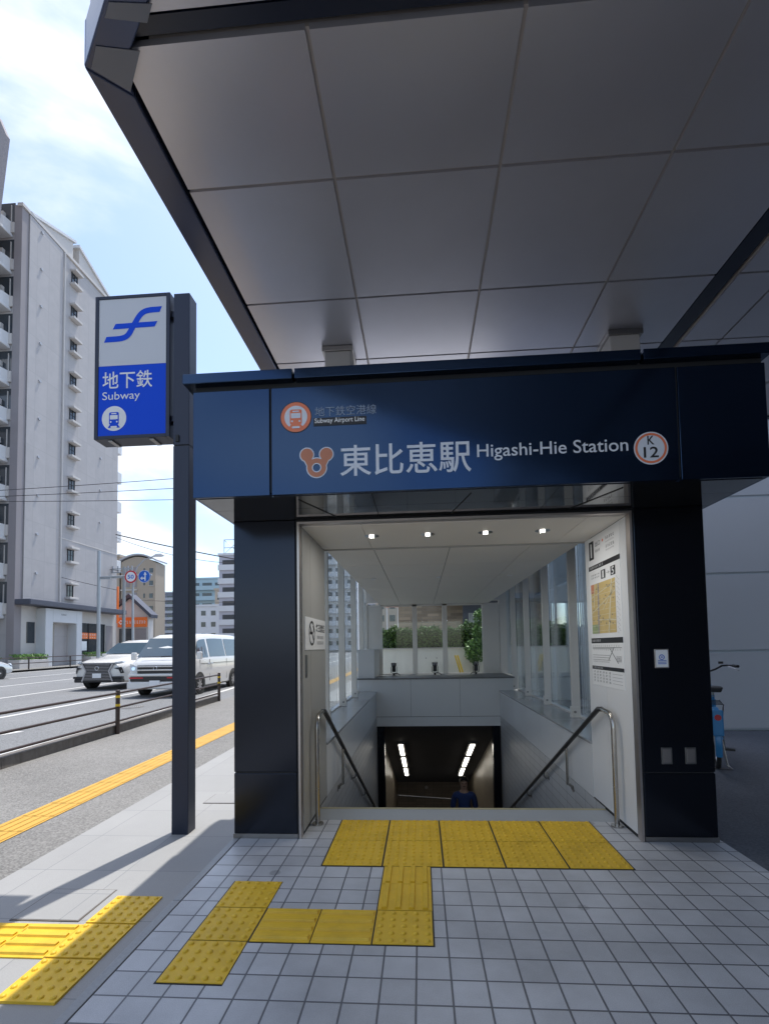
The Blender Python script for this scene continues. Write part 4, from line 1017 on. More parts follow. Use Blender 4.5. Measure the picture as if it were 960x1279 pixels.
for s in (-1, 1):
    mb = MB()
    for ya, yb, f0, f1 in ((.80, 1.62, .06, .90), (1.74, 3.05, .08, .90), (3.13, 4.62, .08, .90)):
        nseg = 4
        for k in range(nseg):
            a = ya+(yb-ya)*k/nseg; b = ya+(yb-ya)*(k+1)/nseg
            A_, B_ = interp(VS, a), interp(VS, b)
            if ya == .80 and k == 0: 
                def P(q, f):
                    y, zb, zl, zr, wb, wl, wr = q; return (s*(wl-.015+(wr+.01-wl+.015)*f+.008), y, zl+(zr-.09-zl)*f)
                mb.quad(P(A_, f0), P(B_, f0), P(B_, f1), P(A_, .55))
            else: pane_side(mb, A_, B_, f0, f1, s)
    mb.build('side_window', M['car_glass'], van, local=True)
    mb = MB().box(s*.937, s*.942, 1.68, 1.70, .4, 1.12).box(s*.937, s*.942, .95, .965, .62, 1.12).box(s*.937, s*.942, 3.08, 3.095, .4, 1.12).box(s*.938, s*.944, 1.0, 4.5, .985, .997)
    mb.build('door_gap', M['car_dark'], van, local=True)
    MB().box(s*.94, s*.965, 1.50, 1.66, .96, .99, .008).box(s*.94, s*.965, 1.74, 1.90, .96, .99, .008).build('door_handle', M['chrome'], van, local=True)
    o = MB().box(s*.94, s*1.07, .62, .66, 1.16, 1.20, .01).box(s*1.00, s*1.16, .56, .68, 1.14, 1.38, .03).build('door_mirror', M['car_white'], van, local=True)
    MB().box(s*1.02, s*1.14, .681, .684, 1.17, 1.35).build('mirror_glass', M['chrome'], o, local=True)
    # arches and wheels
    for yw in (.93, 3.70):
        arch = MB(); 
        for k in range(16):
            a, b = R(-8+k*12.2), R(-8+(k+1)*12.2)
            for r0, r1 in ((.36, .395),):
                arch.quad(*[(s*.945, yw+r_*math.cos(t_), .335+r_*math.sin(t_)) for r_, t_ in ((r0, a), (r1, a), (r1, b), (r0, b))])
        arch.build('wheel_arch', M['car_dark'], van, local=True)
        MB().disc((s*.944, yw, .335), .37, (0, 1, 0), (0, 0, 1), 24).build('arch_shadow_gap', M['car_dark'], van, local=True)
        wheel(s*.965, yw, .325, .325, .2, van, s)
    # headlight
    hl = MB(); hl.quad((s*.60, -.028, .80), (s*.84, .035, .82), (s*.90, .12, .98), (s*.86, .06, 1.04), (s*.60, -.005, .96))
    hl.build('headlight', M['lens'], van, local=True)
    MB().disc((s*.70, -.035, .89), .055, (1, .1, 0), (0, .12, 1), 14).build('lamp_bowl', M['chrome'], van, local=True)
mb = MB(); mb.box(-.60, .60, -.045, .06, .82, .86, .008).box(-.60, .60, -.035, .06, .93, .965, .008); mb.build('chrome_grille_bar', M['chrome'], van, local=True)
MB().box(-.58, .58, -.030, .04, .74, .985, .01).build('grille', M['car_dark'], van, local=True)
MB().box(-.80, .80, -.055, .06, .50, .64, .02).build('lower_grille', M['car_dark'], van, local=True)
MB().box(-.90, .90, -.065, .2, .26, .49, .04).box(-.88, .88, -.05, .2, .65, .73, .03).build('bumper', M['car_white'], van, local=True)
MB().box(-.82, -.38, -.060, -.054, .585, .625).box(.38, .82, -.060, -.054, .585, .625).build('red_trim', M['red'], van, local=True)
MB().box(-.165, .165, -.085, -.066, .36, .525, .004).build('number_plate', M['white'], van, local=True)
MB().ring((0, -.045, .90), .055, .007, 'x').build('badge', M['chrome'], van, local=True)
bpy.data.objects['badge'].rotation_euler = (0, 0, R(90)); bpy.data.objects['badge'].location = (-.045+.0, -.045, 0)
MB().tube([(-.55, .20, 1.235), (.35, .22, 1.26)], .010, 6).tube([(.05, .20, 1.235), (.8, .24, 1.25)], .010, 6).build('wiper', M['car_dark'], van, local=True)
MB().box(-.55, -.15, .55, .62, 1.25, 1.33).box(.35, .37, .4, .9, 1.3, 1.45).build('dashboard_items', M['lettering'], van, local=True)

# white SUV with large grille
suv = thing('suv', 'white sport utility car with big dark mesh grille in the second lane', 'car', (-11.75, 13.2, fz(13.6)), R(0))
SS = [(.00, .42, .66, .80, .60, .62, .50), (.05, .32, .78, .98, .84, .86, .68), (.22, .27, .86, 1.06, .93, .95, .80), (.6, .26, .95, 1.13, .96, .975, .86), (1.35, .25, 1.05, 1.19, .97, .985, .86), (1.55, .25, 1.08, 1.27, .97, .985, .84),
      (2.25, .25, 1.12, 1.76, .97, .985, .72), (2.7, .25, 1.13, 1.86, .97, .985, .70), (3.6, .25, 1.14, 1.88, .97, .985, .70), (4.5, .27, 1.15, 1.82, .96, .97, .68), (4.95, .32, 1.12, 1.40, .93, .94, .70), (5.05, .45, 1.0, 1.2, .85, .86, .68)]
car_body(SS).build('body', M['car_pearl'], suv, smooth=True, local=True)
mb = MB(); windscreen(mb, (1.56, 1.28, .92), (2.26, 1.77, .76), .07); mb.build('windscreen', M['car_glass'], suv, local=True)
for s in (-1, 1):
    mb = MB()
    for ya, yb in ((1.95, 2.9), (2.98, 3.8), (3.86, 4.45)):
        for k in range(3): pane_side(mb, interp(SS, ya+(yb-ya)*k/3), interp(SS, ya+(yb-ya)*(k+1)/3), .08, .88, s)
    mb.build('side_window', M['car_glass'], suv, local=True)
    o = MB().box(s*.95, s*1.06, 1.93, 1.97, 1.14, 1.17).box(s*1.0, s*1.16, 1.86, 1.98, 1.13, 1.32, .03).build('door_mirror', M['car_pearl'], suv, local=True)
    for yw in (.98, 3.95):
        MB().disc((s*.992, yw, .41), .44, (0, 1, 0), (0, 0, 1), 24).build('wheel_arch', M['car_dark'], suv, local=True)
        wheel(s*1.01, yw, .40, .40, .25, suv, s)
    MB().quad(*[(s*x, y, z) for x, y, z in ((.50, -.01, .93), (.90, .14, .98), (.93, .28, 1.05), (.84, .10, 1.05), (.50, -.01, .99))]).build('headlight', M['lens'], suv, local=True)
    MB().quad(*[(s*x, y, z) for x, y, z in ((.60, -.02, .93), (.86, .09, .965), (.87, .10, .985), (.60, -.02, .955))]).build('light_blade', M['car_dark'], suv, local=True)
    MB().quad(*[(s*x, y, z) for x, y, z in ((.60, -.03, .80), (.86, .05, .84), (.93, .10, .62), (.84, .02, .60), (.78, .0, .74))]).build('fog_recess', M['car_dark'], suv, local=True)
    MB().box(s*.50, s*.93, -.05, .1, .42, .50, .02).build('lower_trim', M['car_dark'], suv, local=True)
g_ = MB(); g_.prism([(-.56, .97), (.56, .97), (.40, .70), (.54, .34), (-.54, .34), (-.40, .70)], -.055, .08, 'y'); gro = g_.build('grille', M['car_dark'], suv, local=True)
mb = MB()
for k in range(11): z = .38+k*.055; w_ = .40+abs(z-.70)*.36; mb.box(-w_, w_, -.062, -.055, z, z+.012)
mb.build('grille_bar', M['rim'], gro, local=True)
MB().prism([(-.62, 1.0), (.62, 1.0), (.58, .97), (-.58, .97)], -.06, .05, 'y').prism([(.62, 1.0), (.46, .70), (.60, .32), (.55, .32), (.41, .70), (.57, .99)], -.06, .05, 'y').prism([(-.62, 1.0), (-.46, .70), (-.60, .32), (-.55, .32), (-.41, .70), (-.57, .99)], -.06, .05, 'y').build('grille_surround', M['rim'], suv, local=True)
MB().box(-.90, .90, -.03, .2, .28, .42, .03).build('bumper', M['car_dark'], suv, local=True)
MB().box(-.165, .165, -.085, -.064, .45, .615, .004).build('number_plate', M['white'], suv, local=True)
MB().ring((0, 0, 0), .07, .008, 'x').build('round_badge', M['chrome'], suv, local=True)
bpy.data.objects['round_badge'].rotation_euler = (0, 0, R(90)); bpy.data.objects['round_badge'].location = (0, -.07, .80)

# silver car in the far lane
sc_ = thing('car', 'silver car cut off by the left picture edge in the far lane', 'car', (-22.3, 20.45, fz(20)), R(180))
CS = [(.00, .35, .55, .66, .60, .62, .50), (.06, .28, .62, .78, .80, .82, .68), (.5, .22, .72, .88, .87, .88, .76), (1.1, .20, .84, .98, .88, .885, .74), (1.35, .20, .88, 1.06, .88, .885, .72), (2.1, .20, .92, 1.45, .88, .885, .60), (3.1, .20, .93, 1.48, .88, .885, .60),
      (3.9, .22, .93, 1.15, .87, .88, .62), (4.4, .26, .90, 1.02, .84, .86, .70), (4.5, .40, .80, .92, .78, .80, .66)]
car_body(CS).build('body', M['car_silver'], sc_, smooth=True, local=True)
for s in (-1, 1):
    mb = MB()
    for ya, yb in ((1.7, 2.55), (2.62, 3.5)):
        for k in range(3): pane_side(mb, interp(CS, ya+(yb-ya)*k/3), interp(CS, ya+(yb-ya)*(k+1)/3), .08, .86, s)
    mb.build('side_window', M['car_glass'], sc_, local=True)
    for yw in (.85, 3.6):
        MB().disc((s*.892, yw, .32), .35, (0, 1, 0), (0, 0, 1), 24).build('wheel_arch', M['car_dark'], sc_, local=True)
        wheel(s*.905, yw, .31, .31, .2, sc_, s)
    MB().quad(*[(s*x, y, z) for x, y, z in ((.45, -.015, .66), (.80, .05, .68), (.84, .35, .80), (.78, .12, .80), (.45, .0, .74))]).build('headlight', M['lens'], sc_, local=True)
mb = MB(); windscreen(mb, (1.36, 1.07, .80), (2.1, 1.45, .66), .06); mb.build('windscreen', M['car_glass'], sc_, local=True)

# ------------------------------------------------------------------ bicycle
bk = thing('bicycle', 'sky blue city bicycle with black saddle and rack parked behind the right pillar', 'bicycle', (3.34, 2.12, -.004), R(-27))
def bw(y, nm):
    o = MB().ring((0, y, .335), .31, .024, 'x', 40, 10).build(nm, M['tyre'], bk, smooth=True, local=True)
    MB().ring((0, y, .335), .283, .011, 'x', 40, 6).build('rim', M['rim'], o, smooth=True, local=True)
    s_ = MB()
    for k in range(24):
        a = 2*math.pi*k/24; s_.tube([((.03 if k % 2 else -.03), y, .335), (0, y+.28*math.cos(a), .335+.28*math.sin(a))], .0016, 4, False)
    s_.tube([(-.045, y, .335), (.045, y, .335)], .018, 10); s_.build('spokes_and_hub', M['rim'], o, local=True)
bw(0, 'rear_wheel'); bw(1.08, 'front_wheel')
fr = MB(); BB = (0, .47, .30)
fr.tube([BB, (0, .36, .62), (0, .30, .80)], .017, 10); fr.tube([(0, .90, .80), (0, .72, .42), BB], .024, 10); fr.tube([(0, .86, .70), (0, .60, .52), (0, .38, .52)], .018, 10)
fr.tube([(0, .90, .72), (0, .875, .88)], .021, 10)
for s in (-1, 1):
    fr.tube([(s*.02, .47, .30), (s*.055, 0, .335)], .010, 8); fr.tube([(s*.02, .35, .66), (s*.055, 0, .335)], .008, 8)
    fr.tube([(0, .905, .72), (s*.05, .93, .68), (s*.055, 1.02, .42), (s*.055, 1.08, .335)], .012, 8)
fr.build('frame', M['bike_blue'], bk, smooth=True, local=True)
def fender(y, a0, a1, nm):
    f_ = MB(); r_ = .355
    for k in range(15):
        a = R(a0+(a1-a0)*k/14); 
        for xx, rr in ((-.032, r_-.012), (-.02, r_), (.02, r_), (.032, r_-.012)): f_.v.append((xx, y+rr*math.cos(a), .335+rr*math.sin(a)))
    for k in range(14):
        for j in range(3): a = k*4+j; f_.f.append((a, a+1, a+5, a+4))
    return f_.build(nm, M['bike_blue'], bk, smooth=True, local=True)
fender(0, 60, 205, 'rear_mudguard'); fender(1.08, 20, 150, 'front_mudguard')
MB().box(-.05, .05, -.385, -.355, .42, .70, .012).build('rear_panel', M['bike_blue'], bk, local=True)
MB().disc((0, -.389, .62), .032, (1, 0, 0), (0, 0, 1), 20).build('reflector', M['red'], bk, local=True)
hb = MB(); hb.tube([(0, .875, .86), (0, .86, 1.04), (-.0, .87, 1.05)], .013, 8)
for s in (-1, 1):
    hb.tube([(0, .87, 1.05), (s*.07, .87, 1.08), (s*.14, .85, 1.125), (s*.20, .80, 1.135), (s*.27, .66, 1.13)], .012, 8)
hb.build('handlebar', M['car_dark'], bk, smooth=True, local=True)
for s in (-1, 1):
    MB().tube([(s*.245, .72, 1.132), (s*.285, .60, 1.128)], .018, 10).build('grip', M['car_dark'], bk, smooth=True, local=True)
    MB().tube([(s*.20, .84, 1.12), (s*.27, .74, 1.09), (s*.30, .66, 1.08)], .006, 6).build('brake_lever', M['rim'], bk, local=True)
MB().tube([(.13, .86, 1.15), (.13, .86, 1.18)], .028, 12).build('bell', M['car_dark'], bk, local=True)
sd = MB(); sd.add([(-.10, .16, .90), (.10, .16, .90), (.09, .28, .91), (.03, .42, .90), (-.03, .42, .90), (-.09, .28, .91), (-.08, .17, .84), (.08, .17, .84), (.05, .28, .85), (.015, .40, .86), (-.015, .40, .86), (-.05, .28, .85)],
   [(0, 1, 2, 3, 4, 5), (11, 10, 9, 8, 7, 6), (0, 6, 7, 1), (1, 7, 8, 2), (2, 8, 9, 3), (3, 9, 10, 4), (4, 10, 11, 5), (5, 11, 6, 0)]); sd.build('saddle', M['car_dark'], bk, bevel=.012, local=True)
MB().tube([(0, .30, .78), (0, .29, .86)], .013, 8).build('seat_post', M['rim'], bk, local=True)
rk = MB()
for s in (-1, 1): rk.tube([(s*.06, .28, .74), (s*.065, -.22, .74), (s*.06, -.24, .72), (s*.055, 0, .36)], .006, 6)
for k in range(4): rk.tube([(-.063, .2-k*.13, .742), (.063, .2-k*.13, .742)], .005, 6)
rk.build('rear_rack', M['car_dark'], bk, local=True)
MB().tube([(-.09, .47, .30), (.09, .47, .30)], .014, 8).tube([(.09, .47, .30), (.10, .40, .15)], .010, 6).tube([(-.09, .47, .30), (-.10, .54, .45)], .010, 6).box(.10, .20, .36, .44, .135, .16, .005).box(-.20, -.10, .50, .58, .44, .465, .005).build('crank_and_pedals', M['car_dark'], bk, local=True)
MB().box(.045, .065, .02, .52, .26, .40, .02).build('chain_case', M['car_dark'], bk, local=True)
MB().tube([(-.05, .02, .32), (-.09, -.03, .05), (-.13, -.06, .012)], .009, 6).tube([(.05, .02, .32), (.09, -.03, .05), (.13, -.06, .012)], .009, 6).tube([(-.13, -.06, .012), (.13, -.06, .012)], .008, 6).build('kickstand', M['steel_dark'], bk, local=True)

# ------------------------------------------------------------------ building on the right
rb = thing('office_building', 'grey panelled building wall with wide horizontal joints behind the bicycle', 'building', (9, 4.5, 0))
mb = MB()
for k in range(26):
    z0 = .012+k*1.262
    for a, b in ((4.22, 9.0), (9.0, 13.8), (13.8, 18)): mb.box(a+.004, b-.004, 4.48, 4.52, z0+.022, z0+1.240)
mb.build('wall_panel', M['wall_r'], rb)
MB().box(4.22, 18, 4.50, 13.5, 0, 34).build('wall', mat('pale_blue_grey_wall', (.56, .62, .66), .5, var=.05, scale=.5), rb)
mb = MB()
for k in range(26): mb.box(4.205, 4.22, 4.6, 13.4, .03+k*1.262, 1.262+k*1.262)
mb.build('side_panel', mat('pale_side_panel', (.58, .64, .68), .4, var=.06, scale=.5), rb)

# ------------------------------------------------------------------ apartment block across the street
ap = thing('apartment_building', 'tall lilac grey apartment block with a column of small hooded windows and white balconies', 'building', (-29.5, 35, .3))
XW = -29.5
MB().box(-44, XW, 30.9, 41.2, 0, 35.6).box(-44, XW-.02, 29.45, 30.9, 0, 35.2).build('wall', M['apt'], ap)
MB().box(XW-.57, XW+.03, 29.38, 30.0, 0, 35.5).build('corner_pier', M['apt_pier'], ap)
MB().box(XW, XW+.10, 30.05, 33.5, 5.45, 35.3).build('wall_projection', M['apt'], ap)
MB().prism([(-28.66, 38.3), (-29.3, 39.8), (-36, 44.5), (-36, 24), (-29.6, 29.5)], 27, 27.3, 'y').build('roof_fin', M['apt_pier'], ap)
MB().box(XW-.02, XW+.03, 33.55, 41.2, 10.9, 10.98).build('floor_band', M['apt_light'], ap)
MB().box(XW-.3, XW+.14, 29.3, 41.3, 35.35, 35.6).build('cornice', M['apt_light'], ap)
# slanted roof gables
def wedge(pts, nm='roof_gable'):
    o = MB().prism(pts, XW-2.6, XW+.02, 'x').build(nm, M['apt_light'], ap)
    return o
wedge([(30.4, 35.62), (34.7, 35.62), (34.7, 37.25)]); wedge([(35.45, 35.62), (39.9, 35.62), (35.45, 37.2)])
mb = MB(); mb.prism([(30.1, 35.62), (34.95, 37.46), (34.95, 37.24), (30.4, 35.5)], XW-2.7, XW+.16, 'x'); mb.prism([(35.3, 37.45), (40.1, 35.72), (40.0, 35.5), (35.3, 37.2)], XW-2.7, XW+.16, 'x')
mb.build('gable_coping', M['balc'], ap)
for k in range(10):
    zc = 33.9-k*3.03
    o = MB().box(XW-.02, XW+.02, 34.62, 35.22, zc-.50, zc+.48).build('window', M['win'], ap)
    MB().box(XW+.02, XW+.05, 34.90, 34.94, zc-.5, zc+.48).box(XW+.02, XW+.05, 34.6, 35.24, zc+.0, zc+.03).box(XW+.02, XW+.06, 34.56, 34.62, zc-.5, zc+.5).box(XW+.02, XW+.06, 35.22, 35.28, zc-.5, zc+.5).build('window_frame', M['groove'], o)
    MB().box(XW, XW+.50, 34.45, 35.42, zc+.50, zc+.68, .03).build('window_hood', M['apt_light'], o)
    MB().box(XW, XW+.45, 34.42, 35.45, zc-.74, zc-.54, .03).build('sill', M['apt_light'], o)
# balconies on the end face
for k in range(11):
    z0 = 4.2+k*2.9
    w_ = MB().box(-35.2, XW-.57, 29.41, 29.46, z0+.3, z0+2.5).build('balcony_window', M['win'], ap)
    MB().box(XW-1.2, XW-.57, 29.3, 29.42, z0+.1, z0+.9).box(XW-.85, XW-.80, 29.35, 29.41, z0+.9, z0+2.3).build('window_frame', M['apt_light'], w_)
    o = MB().box(-35.4, XW-.75, 28.35, 29.45, z0-.22, z0, .05).build('balcony', M['balc'], ap)
    b2 = MB().prism([(-35.4, 28.2), (XW-1.9, 28.2), (XW-1.25, 28.35), (XW-.9, 28.8), (XW-.8, 29.4), (XW-.9, 29.4), (XW-1.0, 28.9), (XW-1.32, 28.48), (XW-1.9, 28.32), (-35.4, 28.32)], z0-.2, z0+.95, 'z').build('parapet', M['balc'], o)
    MB().box(XW-1.6, XW-1.3, 29.15, 29.4, z0+1.3, z0+1.7).build('air_outlet', M['apt_light'], o)
MB().tube([(XW+.16, 33.62, 5.4), (XW+.16, 33.62, 35.3)], .07, 8).build('downpipe', M['apt_light'], ap)
for k in range(10):
    MB().tube([(XW+.1, 31.2, 7.6+k*3.03), (XW+.2, 31.2, 7.6+k*3.03)], .12, 10).build('vent', M['bgrey'], ap)
    MB().tube([(XW+.0, 38.6, 7.4+k*3.03), (XW+.1, 38.6, 7.4+k*3.03)], .12, 10).build('vent', M['bgrey'], ap)
# ground floor
cn = MB().box(XW, XW+1.25, 29.4, 40.9, 5.0, 5.42, .05).build('entrance_canopy', M['canopy_navy'], ap)
MB().box(XW, XW+.02, 30.0, 41.0, .3, 5.0).build('ground_floor_wall', M['apt_light'], ap)
po = MB().box(XW, XW+.8, 31.4, 32.15, .3, 4.9, .02).box(XW, XW+.8, 34.75, 35.4, .3, 4.9, .02).box(XW, XW+.8, 32.15, 34.75, 3.85, 4.9, .02).build('entrance_portal', M['entrance'], ap)
MB().box(XW, XW+.03, 32.2, 33.2, .3, 3.8).build('entrance_door', M['win'], po)
MB().box(XW, XW+.03, 33.25, 34.7, .3, 3.8).build('entrance_side_panel', M['apt'], po)
mb = MB(); [strokes(mb, (XW+.805, 33.0+k*.15, 4.42), (0, 1, 0), (0, 0, 1), .12, .14, 500+k) for k in range(4)]; mb.build('name_letters', M['ink'], po)
MB().box(XW+.02, XW+.05, 30.5, 31.25, 2.2, 3.8).build('window', M['win'], ap)
sw = MB().box(XW+.02, XW+.05, 35.5, 39.4, 1.3, 4.0).build('shop_window', M['win'], ap)
mb = MB()
for y in (35.5, 36.05, 37.15, 38.3, 39.3): mb.box(XW+.05, XW+.10, y, y+.08, 1.3, 4.0)
mb.build('window_frame', M['groove'], sw)
MB().box(XW+.055, XW+.075, 35.6, 38.25, 2.62, 3.15).build('orange_banner', M['orange'], sw)
mb = MB(); [strokes(mb, (XW+.08, 35.75+k*.27, 2.92), (0, 1, 0), (0, 0, 1), .2, .16, 520+k) for k in range(9)]; [strokes(mb, (XW+.08, 35.75+k*.27, 2.70), (0, 1, 0), (0, 0, 1), .18, .10, 540+k) for k in range(9)]; mb.build('banner_marks', M['white'], sw)
MB().box(XW+.055, XW+.07, 36.2, 37.0, 1.6, 2.4).build('white_poster', M['white'], sw)
MB().box(XW+.055, XW+.07, 35.6, 35.95, 1.35, 2.5).build('blue_poster', M['tblue'], sw)
MB().box(XW+.02, XW+.05, 39.6, 40.6, 1.0, 3.9).build('brown_door', M['apt_pier'], ap)
# balconies at the far right edge
for k in range(8):
    z0 = 9.5+k*2.95
    MB().box(XW-2.2, XW-.1, 41.2, 42.0, z0-.15, z0+.95, .04).build('balcony', M['balc'], ap)
pl_ = []
for k, (y0, y1, la) in enumerate(((21.5, 27.2, 'low planter hedge at the left edge before the apartment block'), (28.6, 31.3, 'low planter hedge left of the apartment entrance'), (36.0, 40.5, 'low planter hedge before the shop window'))):
    t = thing('planter', la, 'planter', (-28.7, (y0+y1)/2, .25), group='planters before the apartment block')
    MB().box(-29.2, -28.3, y0, y1, fz(y0), fz(y0)+.75, .02).build('planter_wall', M['apt_light'], t)
    MB(); leaves(900, lambda rr: (rr.uniform(-29.2, -28.3), rr.uniform(y0, y1), fz(y0)+.75+rr.uniform(0, .38)), .09, 30+k).build('foliage', M['leaf_l'], t)

# gabled shop beyond
sh = thing('shop', 'small gabled shop with orange fascia sign beyond the apartment block', 'shop', (-30, 46, .4))
MB().prism([(-31.9, .2), (-31.9, 5.4), (-29.9, 6.9), (-27.9, 5.1), (-27.9, .2)], 44.0, 44.9, 'y').build('wall', M['apt_light'], sh)
mb = MB(); mb.prism([(-32.2, 5.25), (-29.85, 7.0), (-29.85, 7.4), (-32.3, 5.6)], 43.7, 45.0, 'y'); mb.prism([(-29.85, 7.0), (-27.5, 4.85), (-27.45, 5.2), (-29.85, 7.4)], 43.7, 45.0, 'y'); mb.build('roof', M['canopy_navy'], sh)
o = MB().box(-31.1, -28.0, 43.85, 43.98, 3.95, 4.95).build('fascia_sign', M['orange'], sh)
mb = MB(); mb.disc((-30.75, 43.845, 4.45), .26, (1, 0, 0), (0, 0, 1), 4, .13)
for k in range(9): strokes(mb, (-30.38+k*.26, 43.845, 4.28), (1, 0, 0), (0, 0, 1), .20, .34, 560+k)
mb.build('sign_marks', M['white'], o)
MB().box(-31.0, -29.6, 43.95, 44.02, 1.2, 3.8).build('shop_window', M['win'], sh)
MB().box(-29.3, -28.1, 43.95, 44.02, .6, 3.8).build('door', M['apt_pier'], sh)
bn = thing('banner', 'tall narrow orange vertical banner sign hanging beside the utility pole', 'sign', (-30.2, 42.6, 6.2))
MB().box(-31.05, -30.25, 42.5, 42.75, 4.3, 8.0, .02).build('banner_panel', M['orange'], bn)
mb = MB(); mb.quad((-30.9, 42.49, 7.35), (-30.4, 42.49, 7.35), (-30.4, 42.49, 7.85), (-30.9, 42.49, 7.85))
for k in range(9): strokes(mb, (-30.83, 42.49, 7.0-k*.30), (1, 0, 0), (0, 0, 1), .34, .22, 580+k)
mb.build('banner_marks', M['white'], bn)
MB().disc((-30.65, 42.485, 7.6), .13, (1, 0, 0), (0, 0, 1), 12).build('banner_logo', M['ink'], bn)
MB().box(-31.6, -31.05, 42.58, 42.66, 7.5, 7.58).box(-31.6, -31.05, 42.58, 42.66, 4.7, 4.78).build('bracket', M['galv'], bn)

# street furniture across the road
sps = thing('road_sign_gantry', 'grey pole with a horizontal arm carrying two round traffic signs', 'sign pole', (-25.5, 33, .28))
MB().tube([(-25.56, 33, .2), (-25.6, 33, 9.55)], [.15, .12], 12).build('pole', M['galv'], sps, smooth=True)
MB().tube([(-25.6, 33, 7.42), (-21.2, 33, 7.50)], .07, 8).tube([(-25.6, 33, 7.30), (-24.6, 33, 7.30)], .05, 8).build('arm', M['galv'], sps, smooth=True)
rs = thing('speed_limit_sign', 'round white sign with red rim reading 50 on the gantry arm', 'traffic sign', (-22.9, 32.9, 7.35), group=None)
YS = 32.9
MB().disc((-22.88, YS, 7.38), .50, (1, 0, 0), (0, 0, 1), 32).tube([(-22.88, YS+.005, 7.38), (-22.88, YS+.03, 7.38)], .50, 32).build('sign_plate', M['red'], rs)
MB().disc((-22.88, YS-.004, 7.38), .385, (1, 0, 0), (0, 0, 1), 32).build('white_face', M['white'], rs)
mb = MB(); put_text(mb, '50', (-23.14, YS-.008, 7.22), (.52, 0, 0), (0, 0, .32), .02); mb.build('figures', M['tblue'], rs)
ds = thing('direction_sign', 'round blue sign with white straight and left arrows on the gantry arm', 'traffic sign', (-21.8, 32.9, 7.35))
MB().disc((-21.77, YS, 7.38), .50, (1, 0, 0), (0, 0, 1), 32).tube([(-21.77, YS+.005, 7.38), (-21.77, YS+.03, 7.38)], .50, 32).build('sign_plate', M['tblue'], ds)
mb = MB(); mb.disc((-21.77, YS-.003, 7.38), .49, (1, 0, 0), (0, 0, 1), 32, .465)
X0 = -21.70; Z0 = 7.38; q = lambda *p: mb.quad(*[(X0+a, YS-.004, Z0+b) for a, b in p])
q((-.04, -.36), (.05, -.36), (.05, .14), (-.04, .14)); q((-.13, .12), (.14, .12), (.005, .38)); q((-.24, -.19), (-.04, -.19), (-.04, -.10), (-.24, -.10)); q((-.22, -.29), (-.22, .0), (-.40, -.145))
mb.build('arrows', M['white'], ds)
lp = thing('street_lamp', 'tall street lamp with curved arm behind the round signs', 'street lamp', (-23.2, 34, .3))
MB().tube([(-23.33, 34, .2), (-23.38, 34, 6.4), (-23.30, 34, 7.6), (-23.0, 34, 8.4), (-22.4, 34, 8.95), (-21.6, 34, 9.20)], [.11, .08, .075, .06, .05, .05], 10).build('pole', M['galv'], lp, smooth=True)
MB().tube([(-21.7, 34, 9.18), (-21.4, 34, 9.27), (-21.0, 34, 9.27), (-20.75, 34, 9.22)], [.06, .14, .15, .05], 12).build('lamp_head', M['white_panel'], lp, smooth=True)
ut = thing('utility_pole', 'concrete utility pole with cross arms behind the gantry', 'utility pole', (-28.4, 40.5, .4))
MB().tube([(-28.3, 40.5, .2), (-28.3, 40.5, 9.6)], [.17, .13], 12).build('pole', M['concrete'], ut, smooth=True)
mb = MB()
for z in (9.0, 8.5, 9.35): mb.box(-29.6, -27.4, 40.42, 40.5, z, z+.09)
mb.build('cross_arm', M['galv'], ut)
mb = MB()
for x in (-29.4, -28.9, -27.9, -27.5):
    for z in (9.1, 9.45): mb.tube([(x, 40.46, z), (x, 40.46, z+.22)], .07, 8)
mb.build('insulator', M['bgrey'], ut)
def cable(lab, a, b, sag, r=.02, grp='overhead cables'):
    a = Vector(a); b = Vector(b); pts = []
    for k in range(17):
        t_ = k/16; p = a.lerp(b, t_); p.z -= sag*4*t_*(1-t_); pts.append(p)
    o = MB().tube(pts, r, 6).build('cable', M['wire']); tag(o, lab, 'cable', grp); return o
cable('topmost of the three thin cables crossing the grey apartment wall', (-36, 27, 12.55), (-8, 27, 13.3), .15)
cable('middle one of the three thin cables crossing the apartment wall', (-36, 27, 12.25), (-8, 27, 12.45), .12)
cable('lowest of the three thin cables crossing the apartment wall', (-36, 27, 12.15), (-8, 27, 11.4), .12)
cable('cable rising left from the utility pole cross arm', (-44, 36, 12.0), (-28.6, 40.4, 9.2), .3, .025)
cable('thick bundled cable descending right behind the dark sign pole', (-25.0, 34.2, 11.15), (-13.5, 34, 8.5), .1, .045)
cable('thin cable just under the bundled cable right of the apartment block', (-25.0, 34.2, 10.9), (-13.5, 34, 8.35), .55, .02)
cable('low slack cable over the gabled shop', (-44, 38, 8.4), (-20, 52, 7.1), .7, .025)
cable('cable sloping down across the lower apartment wall', (-34.9, 34, 9.2), (-24.8, 34, 6.5), .1, .02)

# distant buildings --------------------------------------------------
def block(name, lab, x0, x1, y0, y1, h, m, rows=0, cols=0, wf=(.5, .5), mw=None, z0=0, bands=None, face='front', frame=None, cat='building'):
    t = thing(name, lab, cat, ((x0+x1)/2, y0, z0))
    MB().box(x0, x1, y0, y1, z0-1, h).build('wall', m, t)
    MB().box(x0-.15, x1+.15, y0-.15, y1+.15, h, h+.35).build('roof_parapet', frame or m, t)
    if rows:
        fh = (h-z0-1.2)/rows
        for r_ in range(rows):
            zc = z0+1.0+fh*(r_+.5)
            for c_ in range(cols):
                w_ = (x1-x0)/cols; xc = x0+w_*(c_+.5)
                MB().box(xc-w_*wf[0]/2, xc+w_*wf[0]/2, y0-.03, y0+.02, zc-fh*wf[1]/2, zc+fh*wf[1]/2).build('window', mw or M['win'], t)
            if bands: MB().box(x0-.1, x1+.1, y0-bands, y0-.03, zc-fh*.5, zc-fh*.5+fh*.40).build('balcony', frame or M['balc'], t)
    return t
